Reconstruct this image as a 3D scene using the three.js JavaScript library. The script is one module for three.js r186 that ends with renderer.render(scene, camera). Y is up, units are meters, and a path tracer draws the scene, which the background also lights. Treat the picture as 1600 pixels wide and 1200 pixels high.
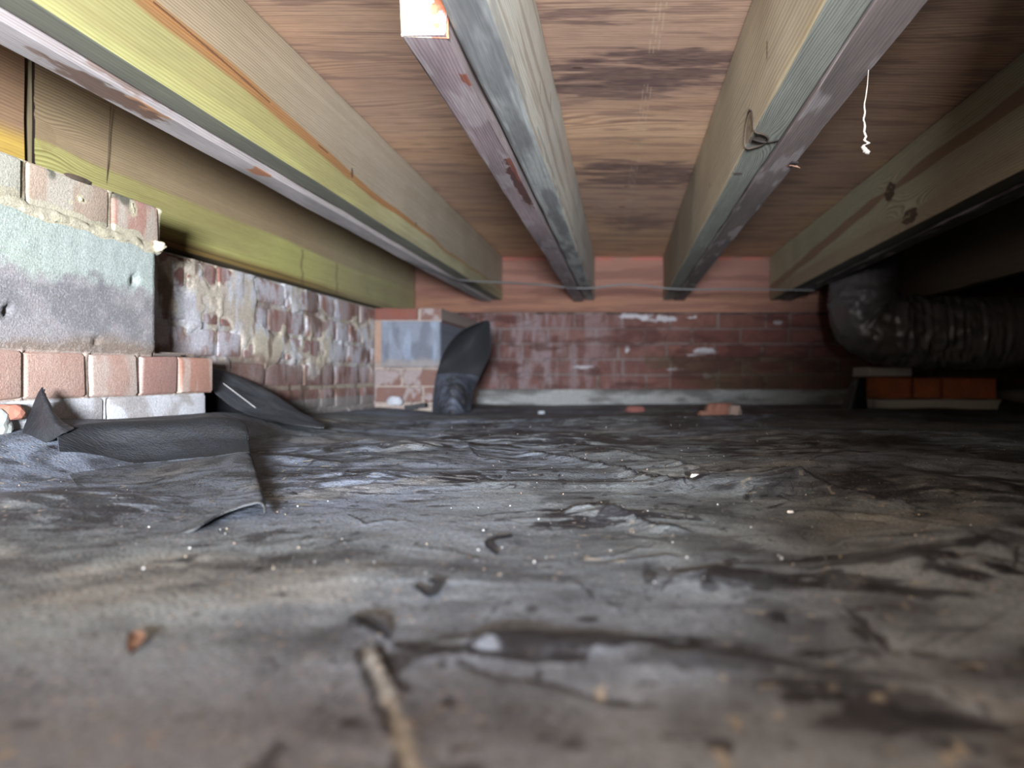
import * as THREE from 'three';
import { RectAreaLightUniformsLib } from 'three/addons/lights/RectAreaLightUniformsLib.js';
import { mergeGeometries, mergeVertices } from 'three/addons/utils/BufferGeometryUtils.js';

// ---------------------------------------------------------------- camera, light, exposure
const F = 1150, CX = 972, CY = 588, H = 0.12;          // focal length in pixels, principal point, lens height above the floor
const scene = new THREE.Scene();
const renderer = new THREE.WebGLRenderer();
renderer.toneMapping = THREE.LinearToneMapping;
renderer.toneMappingExposure = 7.6;
renderer.shadowMap.enabled = true;
const camera = new THREE.PerspectiveCamera(2 * Math.atan(600 / F) * 180 / Math.PI, 4 / 3, 0.02, 30);
camera.position.set(0, H, 0);
camera.setViewOffset(1600, 1200, 800 - CX, 600 - CY, 1600, 1200);
camera.focus = 0.88;
camera.userData.fStop = 4.3;
scene.add(camera);
scene.background = new THREE.Color(0x9fb4c4);
RectAreaLightUniformsLib.init();
// daylight standing in the access hatch of the front foundation wall, behind the camera
const HATCH = { x: 0.07, y: H + 0.08, z: 1.0, w: 0.28, h: 0.2, turn: 0.45 };   // turn: the daylight comes in slanting from the right
const day = new THREE.RectAreaLight(0xecf3ff, 190, HATCH.w, HATCH.h);
day.name = 'hatch_daylight';
day.position.set(HATCH.x, HATCH.y, HATCH.z); day.rotation.y = HATCH.turn;
scene.add(day);

// ---------------------------------------------------------------- helpers
function rng(seed) { let a = seed >>> 0; return () => { a = (a + 0x6D2B79F5) >>> 0; let t = Math.imul(a ^ (a >>> 15), 1 | a); t = (t + Math.imul(t ^ (t >>> 7), 61 | t)) ^ t; return ((t ^ (t >>> 14)) >>> 0) / 4294967296; }; }
const TAB = new Float32Array(65536); { const r = rng(77); for (let i = 0; i < 65536; i++) TAB[i] = r(); }
function vn(x, y) {                                     // value noise, 0..1
  const xi = Math.floor(x), yi = Math.floor(y); let fx = x - xi, fy = y - yi;
  fx = fx * fx * (3 - 2 * fx); fy = fy * fy * (3 - 2 * fy);
  const a = (yi & 255) << 8, b = ((yi + 1) & 255) << 8, c = xi & 255, d = (xi + 1) & 255;
  const p = TAB[a | c] + (TAB[a | d] - TAB[a | c]) * fx, q = TAB[b | c] + (TAB[b | d] - TAB[b | c]) * fx;
  return p + (q - p) * fy;
}
function fbm(x, y, o) { let s = 0, a = 0.5, n = 0; for (let i = 0; i < o; i++) { s += a * vn(x, y); n += a; x = x * 2.03 + 17.3; y = y * 2.03 + 9.1; a *= 0.5; } return s / n; }
function ridge(x, y, o) { let s = 0, a = 0.5, n = 0; for (let i = 0; i < o; i++) { s += a * (1 - Math.abs(2 * vn(x, y) - 1)); n += a; x = x * 2.1 + 5.7; y = y * 2.1 + 3.3; a *= 0.5; } return s / n; }
const clamp = (x, a = 0, b = 1) => Math.min(b, Math.max(a, x));
const sst = (a, b, x) => { const t = clamp((x - a) / (b - a)); return t * t * (3 - 2 * t); };
const lerp = (a, b, t) => a + (b - a) * t;
const mixc = (a, b, t) => [a[0] + (b[0] - a[0]) * t, a[1] + (b[1] - a[1]) * t, a[2] + (b[2] - a[2]) * t];
const mulc = (a, k) => [a[0] * k, a[1] * k, a[2] * k];
const P = (px, py, Z) => new THREE.Vector3((px - CX) / F * Z, (CY - py) / F * Z + H, -Z);

function tex(W, Hh, fn, { srgb = true, wrap = THREE.RepeatWrapping, rep = null } = {}) {
  const d = new Uint8Array(W * Hh * 4);
  for (let j = 0, k = 0; j < Hh; j++) for (let i = 0; i < W; i++, k += 4) {
    const c = fn((i + 0.5) / W, (j + 0.5) / Hh, i, j);
    if (typeof c === 'number') { const v = clamp(c) * 255; d[k] = d[k + 1] = d[k + 2] = v; }
    else { d[k] = clamp(c[0], 0, 255); d[k + 1] = clamp(c[1], 0, 255); d[k + 2] = clamp(c[2], 0, 255); }
    d[k + 3] = 255;
  }
  const t = new THREE.DataTexture(d, W, Hh, THREE.RGBAFormat);
  t.magFilter = t.minFilter = THREE.LinearFilter; t.wrapS = t.wrapT = wrap;
  if (srgb) t.colorSpace = THREE.SRGBColorSpace;
  if (rep) t.repeat.set(rep[0], rep[1]);
  t.needsUpdate = true; return t;
}
const used = new Map();
function numbered(n) { const k = used.get(n) ?? 0; used.set(n, k + 1); return k ? `${n}_${String(k).padStart(3, '0')}` : n; }
function tag(o, label, category, group) { o.userData = { label, category }; if (group) o.userData.group = group; return o; }
function structure(name) { const g = new THREE.Group(); g.name = name; g.userData = { kind: 'structure' }; scene.add(g); return g; }
function thing(name, label, category, group) { const g = new THREE.Group(); g.name = numbered(name); tag(g, label, category, group); scene.add(g); return g; }
function part(name, geo, m, parent) { const o = new THREE.Mesh(geo, m); o.name = name; o.castShadow = o.receiveShadow = true; parent.add(o); return o; }
function solo(name, geo, m, label, category, group) {
  geo.computeBoundingBox(); const b = geo.boundingBox, x = (b.min.x + b.max.x) / 2, y = b.min.y, z = (b.min.z + b.max.z) / 2;
  geo.translate(-x, -y, -z);
  const o = new THREE.Mesh(geo, m); o.name = numbered(name); o.position.set(x, y, z); o.castShadow = o.receiveShadow = true;
  tag(o, label, category, group); scene.add(o); return o;
}
function settle(g) {                                    // moves the group's origin to the thing's base
  const b = new THREE.Box3(); g.traverse(o => { if (o.isMesh) { o.geometry.computeBoundingBox(); b.union(o.geometry.boundingBox); } });
  const x = (b.min.x + b.max.x) / 2, y = b.min.y, z = (b.min.z + b.max.z) / 2;
  g.traverse(o => { if (o.isMesh) o.geometry.translate(-x, -y, -z); });
  g.position.set(x, y, z); return g;
}
const std = (o) => new THREE.MeshStandardMaterial({ roughness: 0.85, metalness: 0, side: THREE.DoubleSide, ...o });
function gridGeo(nx, ny, at, uvAt) {                     // a surface of nx by ny cells
  const n = (nx + 1) * (ny + 1), p = new Float32Array(n * 3), uv = new Float32Array(n * 2), idx = new Uint32Array(nx * ny * 6);
  for (let j = 0, k = 0; j <= ny; j++) for (let i = 0; i <= nx; i++, k++) {
    const a = at(i / nx, j / ny, i, j); p[k * 3] = a[0]; p[k * 3 + 1] = a[1]; p[k * 3 + 2] = a[2];
    const t = uvAt ? uvAt(i / nx, j / ny, a) : [i / nx, j / ny]; uv[k * 2] = t[0]; uv[k * 2 + 1] = t[1];
  }
  for (let j = 0, k = 0; j < ny; j++) for (let i = 0; i < nx; i++, k += 6) {
    const a = j * (nx + 1) + i, b = a + 1, c = a + nx + 1, d = c + 1;
    idx[k] = a; idx[k + 1] = b; idx[k + 2] = d; idx[k + 3] = a; idx[k + 4] = d; idx[k + 5] = c;
  }
  const g = new THREE.BufferGeometry();
  g.setAttribute('position', new THREE.BufferAttribute(p, 3)); g.setAttribute('uv', new THREE.BufferAttribute(uv, 2));
  g.setIndex(new THREE.BufferAttribute(idx, 1)); g.computeVertexNormals(); return g;
}

// ---------------------------------------------------------------- wood
function knotAt(knots, z, v) {                           // {shift of the grain, share of knot colour, ring}
  let sh = 0, k = 0, ring = 0;
  for (const n of knots) {
    const dz = (z - n[0]) / n[2], dv = (v - n[1]) / (n[3] ?? n[2]); const r2 = dz * dz * 0.35 + dv * dv;
    sh += n[2] * 0.9 * Math.exp(-r2 * 0.35) * Math.sign(dv || 1) * Math.min(1, Math.abs(dv));
    const r = Math.sqrt(dz * dz + dv * dv); if (r < 1.25) { const s = 1 - sst(0.8, 1.2, r); if (s > k) { k = s; ring = r; } }
  }
  return [sh, k, ring];
}
function grain(z, v, freq, seed, wob = 0.02) {           // 0 earlywood .. 1 latewood line
  const w = (fbm(z * 0.9 + seed * 3.7, v * 7 + seed, 3) - 0.5) * wob * 2 + (vn(z * 5 + seed, v * 40) - 0.5) * 0.0016;
  let t = (v + w) * freq + seed; const c = Math.floor(t), f = t - c;
  const k = 0.55 + 0.45 * TAB[(c * 7 + seed * 131) & 65535];
  return sst(0.25, 0.86, f) * (1 - sst(0.88, 1, f)) * k;
}
const fibre = (z, v, s) => 0.5 * vn(z * 14 + s, v * 1400) + 0.5 * vn(z * 50, v * 700 + s);
function sweep(x0, x1, y0, y1, zn, zf, { r = 0.003, n = 90, seed = 1, jit = 0.0012, bow = 0 } = {}) {
  // a sawn board along -z from Z = zn to zf; u = along, v = round the perimeter (right side, top, left side, bottom)
  const w = x1 - x0, h = y1 - y0, per = 2 * (w + h), prof = [];
  const q = [[x1, y0, 0, 0], [x1, y1, h, 1], [x0, y1, h + w, 2], [x0, y0, 2 * h + w, 3]];
  const dirs = [[0, 1], [-1, 0], [0, -1], [1, 0]];
  for (let s = 0; s < 4; s++) {
    const a = q[s], d = dirs[s], L = s % 2 ? w : h, seg = s % 2 ? 1 : 4, pd = dirs[(s + 3) % 4];
    // rounded corner at the start of this side
    const cx = a[0] + (d[0] - pd[0]) * r, cy = a[1] + (d[1] - pd[1]) * r;
    prof.push([cx - d[0] * r * 0.7071 + pd[0] * r * 0.7071, cy - d[1] * r * 0.7071 + pd[1] * r * 0.7071, a[2]]);
    for (let k = 0; k <= seg; k++) { const t = r + (L - 2 * r) * k / seg; prof.push([a[0] + d[0] * t, a[1] + d[1] * t, a[2] + t]); }
  }
  const first = prof[0]; prof.push([first[0], first[1], per]);
  const m = prof.length - 1;
  const at = (s, t, i, j) => {
    const p = prof[i], Z = lerp(zn, zf, t), ii = i % m;
    const ox = (vn(Z * 9 + ii * 13.1 + seed * 31, seed) - 0.5) * 2 * jit, oy = (vn(Z * 7 + ii * 5.7, seed * 3 + 40) - 0.5) * 2 * jit;
    const b = bow * Math.sin(Math.PI * t);
    return [p[0] + ox + b, p[1] + oy + H, -Z];
  };
  const side = gridGeo(m, n, at, (s, t, a) => [0, 0]);
  const uv = side.attributes.uv; for (let j = 0, k = 0; j <= n; j++) for (let i = 0; i <= m; i++, k++) uv.setXY(k, j / n, prof[i][2] / per);
  const caps = [];
  for (const t of [0, 1]) {
    const pts = []; for (let i = 0; i < m; i++) pts.push(new THREE.Vector3(...at(0, t, i, t * n)));
    const c = pts.reduce((s, p) => s.add(p), new THREE.Vector3()).divideScalar(m);
    const pos = [c.x, c.y, c.z], u2 = [t, 0.03]; pts.forEach((p, i) => { pos.push(p.x, p.y, p.z); u2.push(t, 0.03 + 0.05 * (i / m)); });
    const id = []; for (let i = 0; i < m; i++) { const a = 1 + i, b = 1 + (i + 1) % m; t ? id.push(0, b, a) : id.push(0, a, b); }
    const g = new THREE.BufferGeometry(); g.setAttribute('position', new THREE.Float32BufferAttribute(pos, 3)); g.setAttribute('uv', new THREE.Float32BufferAttribute(u2, 2)); g.setIndex(id); g.computeVertexNormals(); caps.push(g);
  }
  return mergeGeometries([side, ...caps]);
}
// texture of a board: fn(Z, face, s): face 0 right side (s from the bottom), 1 top, 2 left side (s from the bottom), 3 bottom (s from the left)
function boardTex(W, Hh, w, h, zn, zf, fn) {
  const per = 2 * (w + h);
  return tex(W, Hh, (u, v) => {
    const Z = lerp(zn, zf, u); let d = v * per;
    if (d < h) return fn(Z, 0, d); d -= h; if (d < w) return fn(Z, 1, d); d -= w; if (d < h) return fn(Z, 2, h - d); return fn(Z, 3, d - h);
  });
}
const wood = (map, o = {}) => std({ map, roughness: 0.8, ...o });
function shade(col, late, g, fib, amt = 0.16) { const c = mixc(col, late, g); return mulc(c, 0.93 - amt / 2 + amt * fib); }
const YT = 0.52, YB = 0.33;                              // plywood and joist undersides above the lens

// ---------------------------------------------------------------- the ground and the sheet laid on it
// bumps: [px, py on the flat floor, half width in m across, half depth in m, height, bare share]
const onFloor = (px, py, y = 0.118) => { const Z = F * y / (py - CY); return [(px - CX) / F * Z, Z]; };
const BUMPS = [
  [620, 708, .13, .10, .016, .5], [585, 752, .085, .05, .012, .8], [470, 690, .12, .1, .008, 0], [855, 690, .14, .12, .016, .9], [700, 690, .05, .05, .006, .6],
  [955, 806, .05, .026, .0065, 1], [1190, 762, .075, .045, .013, 0], [1420, 896, .045, .028, .012, 1], [1330, 728, .2, .1, .012, .2], [1120, 700, .2, .1, .008, .4],
  [110, 790, .10, .05, .006, .5], [40, 800, .08, .05, .006, .3], [860, 1010, .035, .014, .005, 1], [1130, 905, .03, .02, .004, .7], [560, 905, .07, .04, .004, 0],
  [1480, 770, .14, .07, .012, .5], [1000, 660, .4, .15, .010, .6], [1250, 655, .3, .14, .012, .5], [400, 730, .05, .06, .006, 0], [770, 745, .06, .05, .004, .3],
  [1470, 690, .3, .2, .015, .5], [1560, 870, .06, .04, .012, .3], [1080, 1040, .03, .015, .004, .5], [1350, 1090, .03, .02, .005, .6], [740, 1010, .02, .01, .003, .9],
].map(b => { const [x, z] = onFloor(b[0], b[1]); return [x, z, b[2], b[3], b[4], b[5]]; });
// creases: polylines in the picture, height of the lip, width (m), bare share
const CREASES = [
  [[[800, 712], [850, 712], [895, 720], [985, 742], [1062, 764], [1080, 762]], .007, .007, 1],
  [[[1080, 762], [1130, 752], [1185, 748], [1240, 760], [1300, 778], [1400, 792]], .006, .008, 1],
  [[[940, 705], [1040, 722], [1120, 748]], .004, .006, .7],
  [[[872, 802], [930, 798], [970, 808], [1030, 824], [1085, 826]], .006, .006, 1],
  [[[1290, 852], [1380, 853], [1470, 862], [1600, 890]], .006, .008, .7],
  [[[1240, 800], [1380, 815], [1500, 840], [1600, 862]], .005, .008, .6],
  [[[548, 975], [575, 985], [606, 1000]], .002, .003, 1],
  [[[556, 1020], [580, 1080], [604, 1150], [620, 1210]], -.002, .0045, 1],
  [[[592, 1010], [606, 1045], [630, 1078]], -.002, .005, 1],
  [[[575, 1015], [598, 1075], [628, 1150], [645, 1215]], .005, .003, 0.001],
  [[[720, 1035], [790, 1055], [900, 1080], [1020, 1105]], -.002, .0035, .9],
  [[[720, 1025], [760, 1008], [830, 1000], [880, 1035]], .002, .004, .9],
  [[[940, 880], [985, 874], [1040, 868], [1060, 872]], .0015, .003, .9],
  [[[1035, 920], [1050, 905], [1085, 900], [1110, 893], [1150, 884], [1240, 886]], .0015, .003, .9],
  [[[1315, 950], [1345, 965], [1370, 990], [1400, 1022]], -.004, .004, 1],
  [[[1310, 1020], [1355, 1020], [1375, 1030]], .002, .003, .9],
  [[[545, 800], [570, 815], [600, 809], [645, 811]], .0015, .003, 1],
  [[[400, 745], [440, 749], [490, 750]], .003, .006, .8],
  [[[720, 695], [745, 718], [800, 725]], .003, .005, .8],
  [[[500, 672], [545, 682], [575, 683]], .004, .008, .6],
  [[[520, 668], [565, 668]], .004, .006, .7],
  [[[930, 1015], [915, 1030], [912, 1050]], .001, .002, 1],
  [[[1000, 850], [960, 868], [900, 872]], .001, .003, .8],
  [[[895, 905], [915, 920], [920, 935]], .001, .003, .8], [[[945, 940], [965, 948], [972, 953]], .001, .002, 1], [[[700, 855], [730, 868], [760, 876]], .001, .003, .5],
  [[[1300, 1085], [1290, 1100], [1285, 1110]], .001, .002, 1], [[[780, 940], [770, 955]], .001, .002, .8], [[[1080, 1022], [1100, 1045], [1130, 1065]], .001, .002, .5],
].map(([pl, h, w, b]) => { const q = pl.map(p => onFloor(p[0], p[1])); const xs = q.map(p => p[0]), zs = q.map(p => p[1]); return { q, h, w, b, box: [Math.min(...xs) - w * 4, Math.max(...xs) + w * 4, Math.min(...zs) - w * 4, Math.max(...zs) + w * 4] }; });
function segDist(x, z, q) { let best = 1e9, side = 1, pos = 0; for (let i = 0; i + 1 < q.length; i++) { const ax = q[i][0], az = q[i][1], dx = q[i + 1][0] - ax, dz = q[i + 1][1] - az; const L = dx * dx + dz * dz, t = clamp(((x - ax) * dx + (z - az) * dz) / L); const ex = x - ax - dx * t, ez = z - az - dz * t, d = ex * ex + ez * ez; if (d < best) { best = d; side = Math.sign(ex * dz - ez * dx) || 1; pos = (i + t) / (q.length - 1); } } return [Math.sqrt(best), side, pos]; }
function hFloor(X, Z) {                                  // height above the lens
  let h = -0.118 - 0.006 * sst(1.4, 3.2, Z) - 0.012 * sst(0.8, 2, X) * sst(1, 3, Z);
  h += 0.034 * sst(-0.60, -0.77, X) * sst(0.55, 0.9, Z) * (1 - sst(1.3, 1.9, Z)) + 0.016 * sst(-0.55, -0.84, X);
  const far = sst(0.2, 0.9, Z);
  h += (fbm(X * 3.1 + 4, Z * 3.6 + 8, 3) - 0.5) * 0.016 * far;
  // long shallow wrinkles that run across the picture
  const wz = Z + 0.16 * X + (fbm(X * 1.7, Z * 2.6 + 3, 2) - 0.5) * 0.34;
  const amp = sst(0.35, 0.8, fbm(X * 2.2 + 31, Z * 2.2 + 7, 2)) * sst(0.4, 0.8, Z);
  h += (ridge(X * 2.1 + 2, wz * 13, 2) - 0.5) * 0.009 * amp + (ridge(X * 6 + 9, wz * 34 + 2, 2) - 0.5) * 0.0032 * (0.35 + amp) * sst(0.2, 0.5, Z);
  h += (ridge(X * 14 + 1, Z * 17 + X * 9, 2) - 0.5) * 0.0022 * sst(0.42, 0.62, fbm(X * 5 + 70, Z * 5, 2));
  for (const b of BUMPS) { const dx = (X - b[0]) / b[2], dz = (Z - b[1]) / b[3], r = dx * dx + dz * dz; if (r < 7) h += b[4] * Math.exp(-r * 0.9) * (0.8 + 0.4 * vn(X * 40, Z * 40)); }
  for (const c of CREASES) {
    if (X < c.box[0] || X > c.box[1] || Z < c.box[2] || Z > c.box[3]) continue;
    const [d, s, p] = segDist(X, Z, c.q), e = d / c.w, taper = sst(0, 0.12, p) * (1 - sst(0.88, 1, p));
    if (e < 4) h += c.h * taper * (c.h > 0 && s > 0 ? Math.exp(-e * 0.8) : Math.exp(-e * e * 2));
  }
  return h;
}
// where the sheet is bare of dust
const FW = 2048, FX0 = -1.0, FS = 1.75;
const BARE = new Float32Array(FW * FW);
{
  const stamp = (X, Z, r, a) => {
    const ci = (X - FX0) / FS * FW, cj = Z / FS * FW, R = r / FS * FW, i0 = Math.max(0, Math.floor(ci - R - 1)), i1 = Math.min(FW - 1, Math.ceil(ci + R + 1)), j0 = Math.max(0, Math.floor(cj - R - 1)), j1 = Math.min(FW - 1, Math.ceil(cj + R + 1));
    for (let j = j0; j <= j1; j++) for (let i = i0; i <= i1; i++) { const e = Math.hypot(i - ci, j - cj) / (R + 0.3); if (e < 1) { const k = j * FW + i, w = a * (1 - e * e); if (w > BARE[k]) BARE[k] = w; } }
  };
  const r = rng(5);
  for (const c of CREASES) if (c.b > 0.05) for (let i = 0; i + 1 < c.q.length; i++) {
    const L = Math.hypot(c.q[i + 1][0] - c.q[i][0], c.q[i + 1][1] - c.q[i][1]), n = Math.ceil(L / 0.0008);
    for (let k = 0; k < n; k++) { const t = k / n, X = lerp(c.q[i][0], c.q[i + 1][0], t), Z = lerp(c.q[i][1], c.q[i + 1][1], t); const w = vn(X * 90 + 3, Z * 90); stamp(X + (vn(X * 60, Z * 60 + 8) - .5) * c.w, Z + (vn(X * 60 + 9, Z * 60) - .5) * c.w, c.w * (0.25 + 0.5 * w), c.b * (0.6 + 0.5 * w)); }
  }
  // scratches and scuffs: wandering strokes, thickest on the humps
  for (let s = 0; s < 2600; s++) {
    let X = -1.0 + r() * 2.2, Z = Math.pow(r(), 1.4) * 2.2 + 0.12;
    const onHump = BUMPS.reduce((m, b) => Math.max(m, b[5] * Math.exp(-(((X - b[0]) / b[2]) ** 2) - (((Z - b[1]) / b[3]) ** 2))), 0), patch = fbm(X * 4 + 12, Z * 4 + 2, 3);
    if (r() > 0.10 + onHump * 0.9 + sst(0.5, 0.7, patch) * 0.5) continue;
    let a = (r() - 0.5) * 1.6 + (r() < 0.2 ? 1.5 : 0); const n = 8 + r() * 60, rad = 0.0009 + r() * r() * 0.0032, str = 0.4 + 0.55 * r(), wig = r() * 0.5;
    for (let k = 0; k < n; k++) { stamp(X, Z, rad * (0.5 + 0.9 * vn(k * 0.4, s)), str * Math.sin(Math.PI * (k + 1) / (n + 1)) ** 0.5); X += Math.cos(a) * 0.0012; Z += Math.sin(a) * 0.0012; a += (r() - 0.5) * wig; }
  }
}
const dust = (X, Z) => {                                 // 0 bare .. 1 thick
  const slant = Z + 0.2 * X + (fbm(X * 4, Z * 5 + 6, 3) - 0.5) * 0.3, patch = fbm(X * 4 + 12, Z * 4 + 2, 3);
  let d = 0.90 + (fbm(X * 5 + 2, Z * 7 + 5, 4) - 0.5) * 0.7 + (fbm(X * 40, Z * 40 + 3, 3) - 0.5) * 0.5 + (fbm(X * 22 + 50, Z * 26 + 9, 3) - 0.5) * 0.55;
  d -= sst(0.84, 0.93, vn(X * 64 + 11, Z * 64)) * 0.55 * sst(0.4, 0.6, fbm(X * 6 + 80, Z * 6, 2)) + sst(0.88, 0.95, vn(X * 150 + 31, Z * 150)) * 0.5;
  d -= sst(0.50, 0.66, fbm(X * 13 + 3, slant * 42, 4)) * 0.34 * sst(0.40, 0.58, patch + 0.1 * sst(0.5, 1.2, Z));
  const vein = ridge(X * 15 + fbm(X * 26, Z * 26, 3) * 1.4, slant * 34 + fbm(X * 40 + 9, Z * 40, 3) * 1.6, 1); d -= sst(0.95, 0.99, vein) * 0.6 * sst(0.48, 0.58, fbm(X * 7 + 33, Z * 7 + 21, 3)) * sst(0.42, 0.62, Z);
  d -= 0.34 * sst(0.55, 0.66, fbm(X * 6.5 + 15, Z * 6 + 2, 4));
  for (const b of BUMPS) if (b[5]) { const dx = (X - b[0]) / b[2], dz = (Z - b[1]) / b[3], r = dx * dx + dz * dz; if (r < 4) d -= b[5] * 0.7 * sst(0.50, 0.60, fbm(X * 30 + 5, Z * 90 + X * 12, 4) + 0.16 - r * 0.09); }
  return d;
};
const sheetMap = tex(FW, FW, (u, v, i, j) => {
  const X = FX0 + u * FS, Z = v * FS; let d = clamp(dust(X, Z)); d *= 1 - clamp(BARE[j * FW + i]) * 0.92;
  const cool = sst(0.35, 0.65, fbm(X * 2.4 + 9, Z * 2.4 + 1, 2)), g = vn(X * 800, Z * 800);
  let dc = mixc([138, 144, 143], [140, 150, 166], cool);
  const tan = sst(0.56, 0.72, fbm(X * 6 + 41, Z * 7 + 3, 4)); dc = mixc(dc, [172, 163, 147], tan * 0.55);
  let c = mixc([38, 38, 42], dc, clamp(d * 0.92));
  { const r = CREASES[9]; if (X > r.box[0] && X < r.box[1] && Z > r.box[2] && Z < r.box[3]) { const q = segDist(X, Z, r.q)[0]; c = mixc(c, [176, 170, 154], (1 - sst(0.0018, 0.004, q + 0.003 * (fbm(X * 160, Z * 90, 2) - 0.5))) * 0.6); } }
  // ochre grains and a little soil
  if (vn(X * 420 + 7, Z * 420) > 0.90 && fbm(X * 7 + 3, Z * 7 + 8, 2) > 0.46) c = mixc(c, [190, 165, 140], 0.7);
  c = mixc(c, [172, 160, 140], sst(0.87, 0.94, vn(X * 130 + 61, Z * 130 + 5)) * sst(0.45, 0.6, fbm(X * 8 + 23, Z * 8 + 18, 2)) * 0.7);
  if (vn(X * 260 + 77, Z * 260) > 0.955) c = mixc(c, [45, 38, 36], 0.7);
  return mulc(c, 0.75 + 0.26 * g);
}, { wrap: THREE.MirroredRepeatWrapping });
const sheetRough = tex(1024, 1024, (u, v, i, j) => 0.50 + 0.42 * clamp(dust(FX0 + u * FS, v * FS)) * (1 - BARE[(j * 2) * FW + i * 2]), { srgb: false, wrap: THREE.MirroredRepeatWrapping });
const fineBump = tex(1024, 1024, (u, v) => { const x = u * 16, y = v * 16; const b = (k) => fbm(x * 3 + k, y * 3, 4); return 0.5 * b(0) + 0.3 * vn(u * 256, v * 256) + 0.2 * vn(u * 512, v * 512); }, { srgb: false });
fineBump.channel = 1; fineBump.repeat.set(2.2, 2.2);
const sheetMat = std({ map: sheetMap, roughnessMap: sheetRough, roughness: 1, bumpMap: fineBump, bumpScale: 0.0016 });
const cleanMat = std({ color: new THREE.Color().setRGB(0.016, 0.016, 0.018), roughness: 0.5, bumpMap: fineBump, bumpScale: 0.001 });
const uvFloor = (X, Z) => [(X - FX0) / FS, Z / FS];
function uv1(geo, fn) { const p = geo.attributes.position, a = new Float32Array(p.count * 2); for (let i = 0; i < p.count; i++) { const t = fn(p.getX(i), p.getY(i), p.getZ(i)); a[i * 2] = t[0]; a[i * 2 + 1] = t[1]; } geo.setAttribute('uv1', new THREE.BufferAttribute(a, 2)); return geo; }
{
  const xs = []; for (let x = -0.842; x < 0.9; x += 0.0056) xs.push(x); for (let x = 0.9; x < 2.23; x += 0.014) xs.push(x);
  const zs = []; for (let z = -1.05; z < 0.14; z += 0.03) zs.push(z); for (let z = 0.14; z < 3.18; z *= 1.006) zs.push(z); zs.push(3.186);
  const g = gridGeo(xs.length - 1, zs.length - 1, (s, t, i, j) => [xs[i], hFloor(xs[i], zs[j]) + H, -zs[j]], (s, t, a) => uvFloor(a[0], -a[2]));
  uv1(g, (x, y, z) => [x, z]);
  solo('plastic_sheet', g, sheetMat, 'wide black plastic ground sheet grey with dust, wrinkled over the whole crawl space floor', 'plastic sheet');
  const soil = structure('floor');
  part('soil', new THREE.BoxGeometry(3.8, 0.1, 4.9).translate(0.65, -0.13, -1.1), std({ color: 0x4a3c30, roughness: 1 }), soil);
}

// flaps of sheet: rows of control points, smoothed, with a real thickness; dusty outside, clean black inside
function cr(a, b, c, d, t) { const t2 = t * t, t3 = t2 * t; return 0.5 * (2 * b + (c - a) * t + (2 * a - 5 * b + 4 * c - d) * t2 + (3 * b - a - 3 * c + d) * t3); }
function crPt(list, t) { const n = list.length - 1, s = clamp(t) * n, i = Math.min(n - 1, Math.floor(s)), f = s - i, g = (k) => list[clamp(k, 0, n)]; return new THREE.Vector3(...['x', 'y', 'z'].map(k => cr(g(i - 1)[k], g(i)[k], g(i + 1)[k], g(i + 2)[k], f))); }
function flapGeo(rows, { nu = 60, nv = 60, th = 0.0016, wav = 0.002, seed = 1, ragged = 0.0, clean = null, cleanTop = null } = {}) {
  const at = (u, v) => {
    const uu = clamp(u + ragged * (vn(v * 30, seed) - 0.5) * (u < 0.03 || u > 0.97 ? 1 : 0)), vv = clamp(v);
    const p = crPt(rows.map(r => crPt(r, uu)), vv);
    p.y += (fbm(u * 6 + seed, v * 6, 3) - 0.5) * wav; p.z += (fbm(u * 6 + seed * 5, v * 6 + 4, 3) - 0.5) * wav; return p;
  };
  const top = gridGeo(nu, nv, (u, v) => at(u, v).toArray(), (u, v, a) => uvFloor(a[0] + a[1] * 0.9, -a[2] + a[1]));
  const pos = top.attributes.position, nor = top.attributes.normal, n = pos.count;
  const bot = top.clone(); for (let i = 0; i < n; i++) bot.attributes.position.setXYZ(i, pos.getX(i) - nor.getX(i) * th, pos.getY(i) - nor.getY(i) * th, pos.getZ(i) - nor.getZ(i) * th);
  { const id = bot.index.array; for (let i = 0; i < id.length; i += 3) { const s = id[i]; id[i] = id[i + 1]; id[i + 1] = s; } } bot.computeVertexNormals();
  const ring = []; for (let i = 0; i <= nu; i++) ring.push(i); for (let j = 1; j <= nv; j++) ring.push(j * (nu + 1) + nu); for (let i = nu - 1; i >= 0; i--) ring.push(nv * (nu + 1) + i); for (let j = nv - 1; j >= 0; j--) ring.push(j * (nu + 1));
  const B = bot.attributes.position; const edge = gridGeo(ring.length - 1, 1, (s, t, i, j) => { const k = ring[i], q = j ? B : pos; return [q.getX(k), q.getY(k), q.getZ(k)]; });
  const parts = [top, mergeGeometries([bot, edge])];
  if (clean) {                                          // the stretch of the sheet where its clean side was turned out
    const j0 = Math.round(clean[0] * nv) * nu * 6, j1 = Math.round(clean[1] * nv) * nu * 6, id = Array.from(bot.index.array), rest = bot.clone(), mid = bot.clone();
    rest.setIndex([...id.slice(0, j0), ...id.slice(j1)]); mid.setIndex(id.slice(j0, j1)); parts[1] = mergeGeometries([rest, edge]); parts.push(mid);
  }
  if (cleanTop) { const j0 = Math.round(cleanTop * nv) * nu * 6, id = Array.from(top.index.array), hi = top.clone(); hi.setIndex(id.slice(j0)); parts[0] = top.clone(); parts[0].setIndex(id.slice(0, j0)); parts.push(hi); }
  const g = mergeGeometries(parts, true);   // the last side made is the dusty outside
  uv1(g, (x, y, z) => [x + y * 0.7, y - z]); return g;
}
const R = (...pts) => pts.map(p => P(...p));
const matteMat = std({ color: new THREE.Color().setRGB(0.010, 0.010, 0.012), roughness: 0.9, bumpMap: fineBump, bumpScale: 0.002 });
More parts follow.
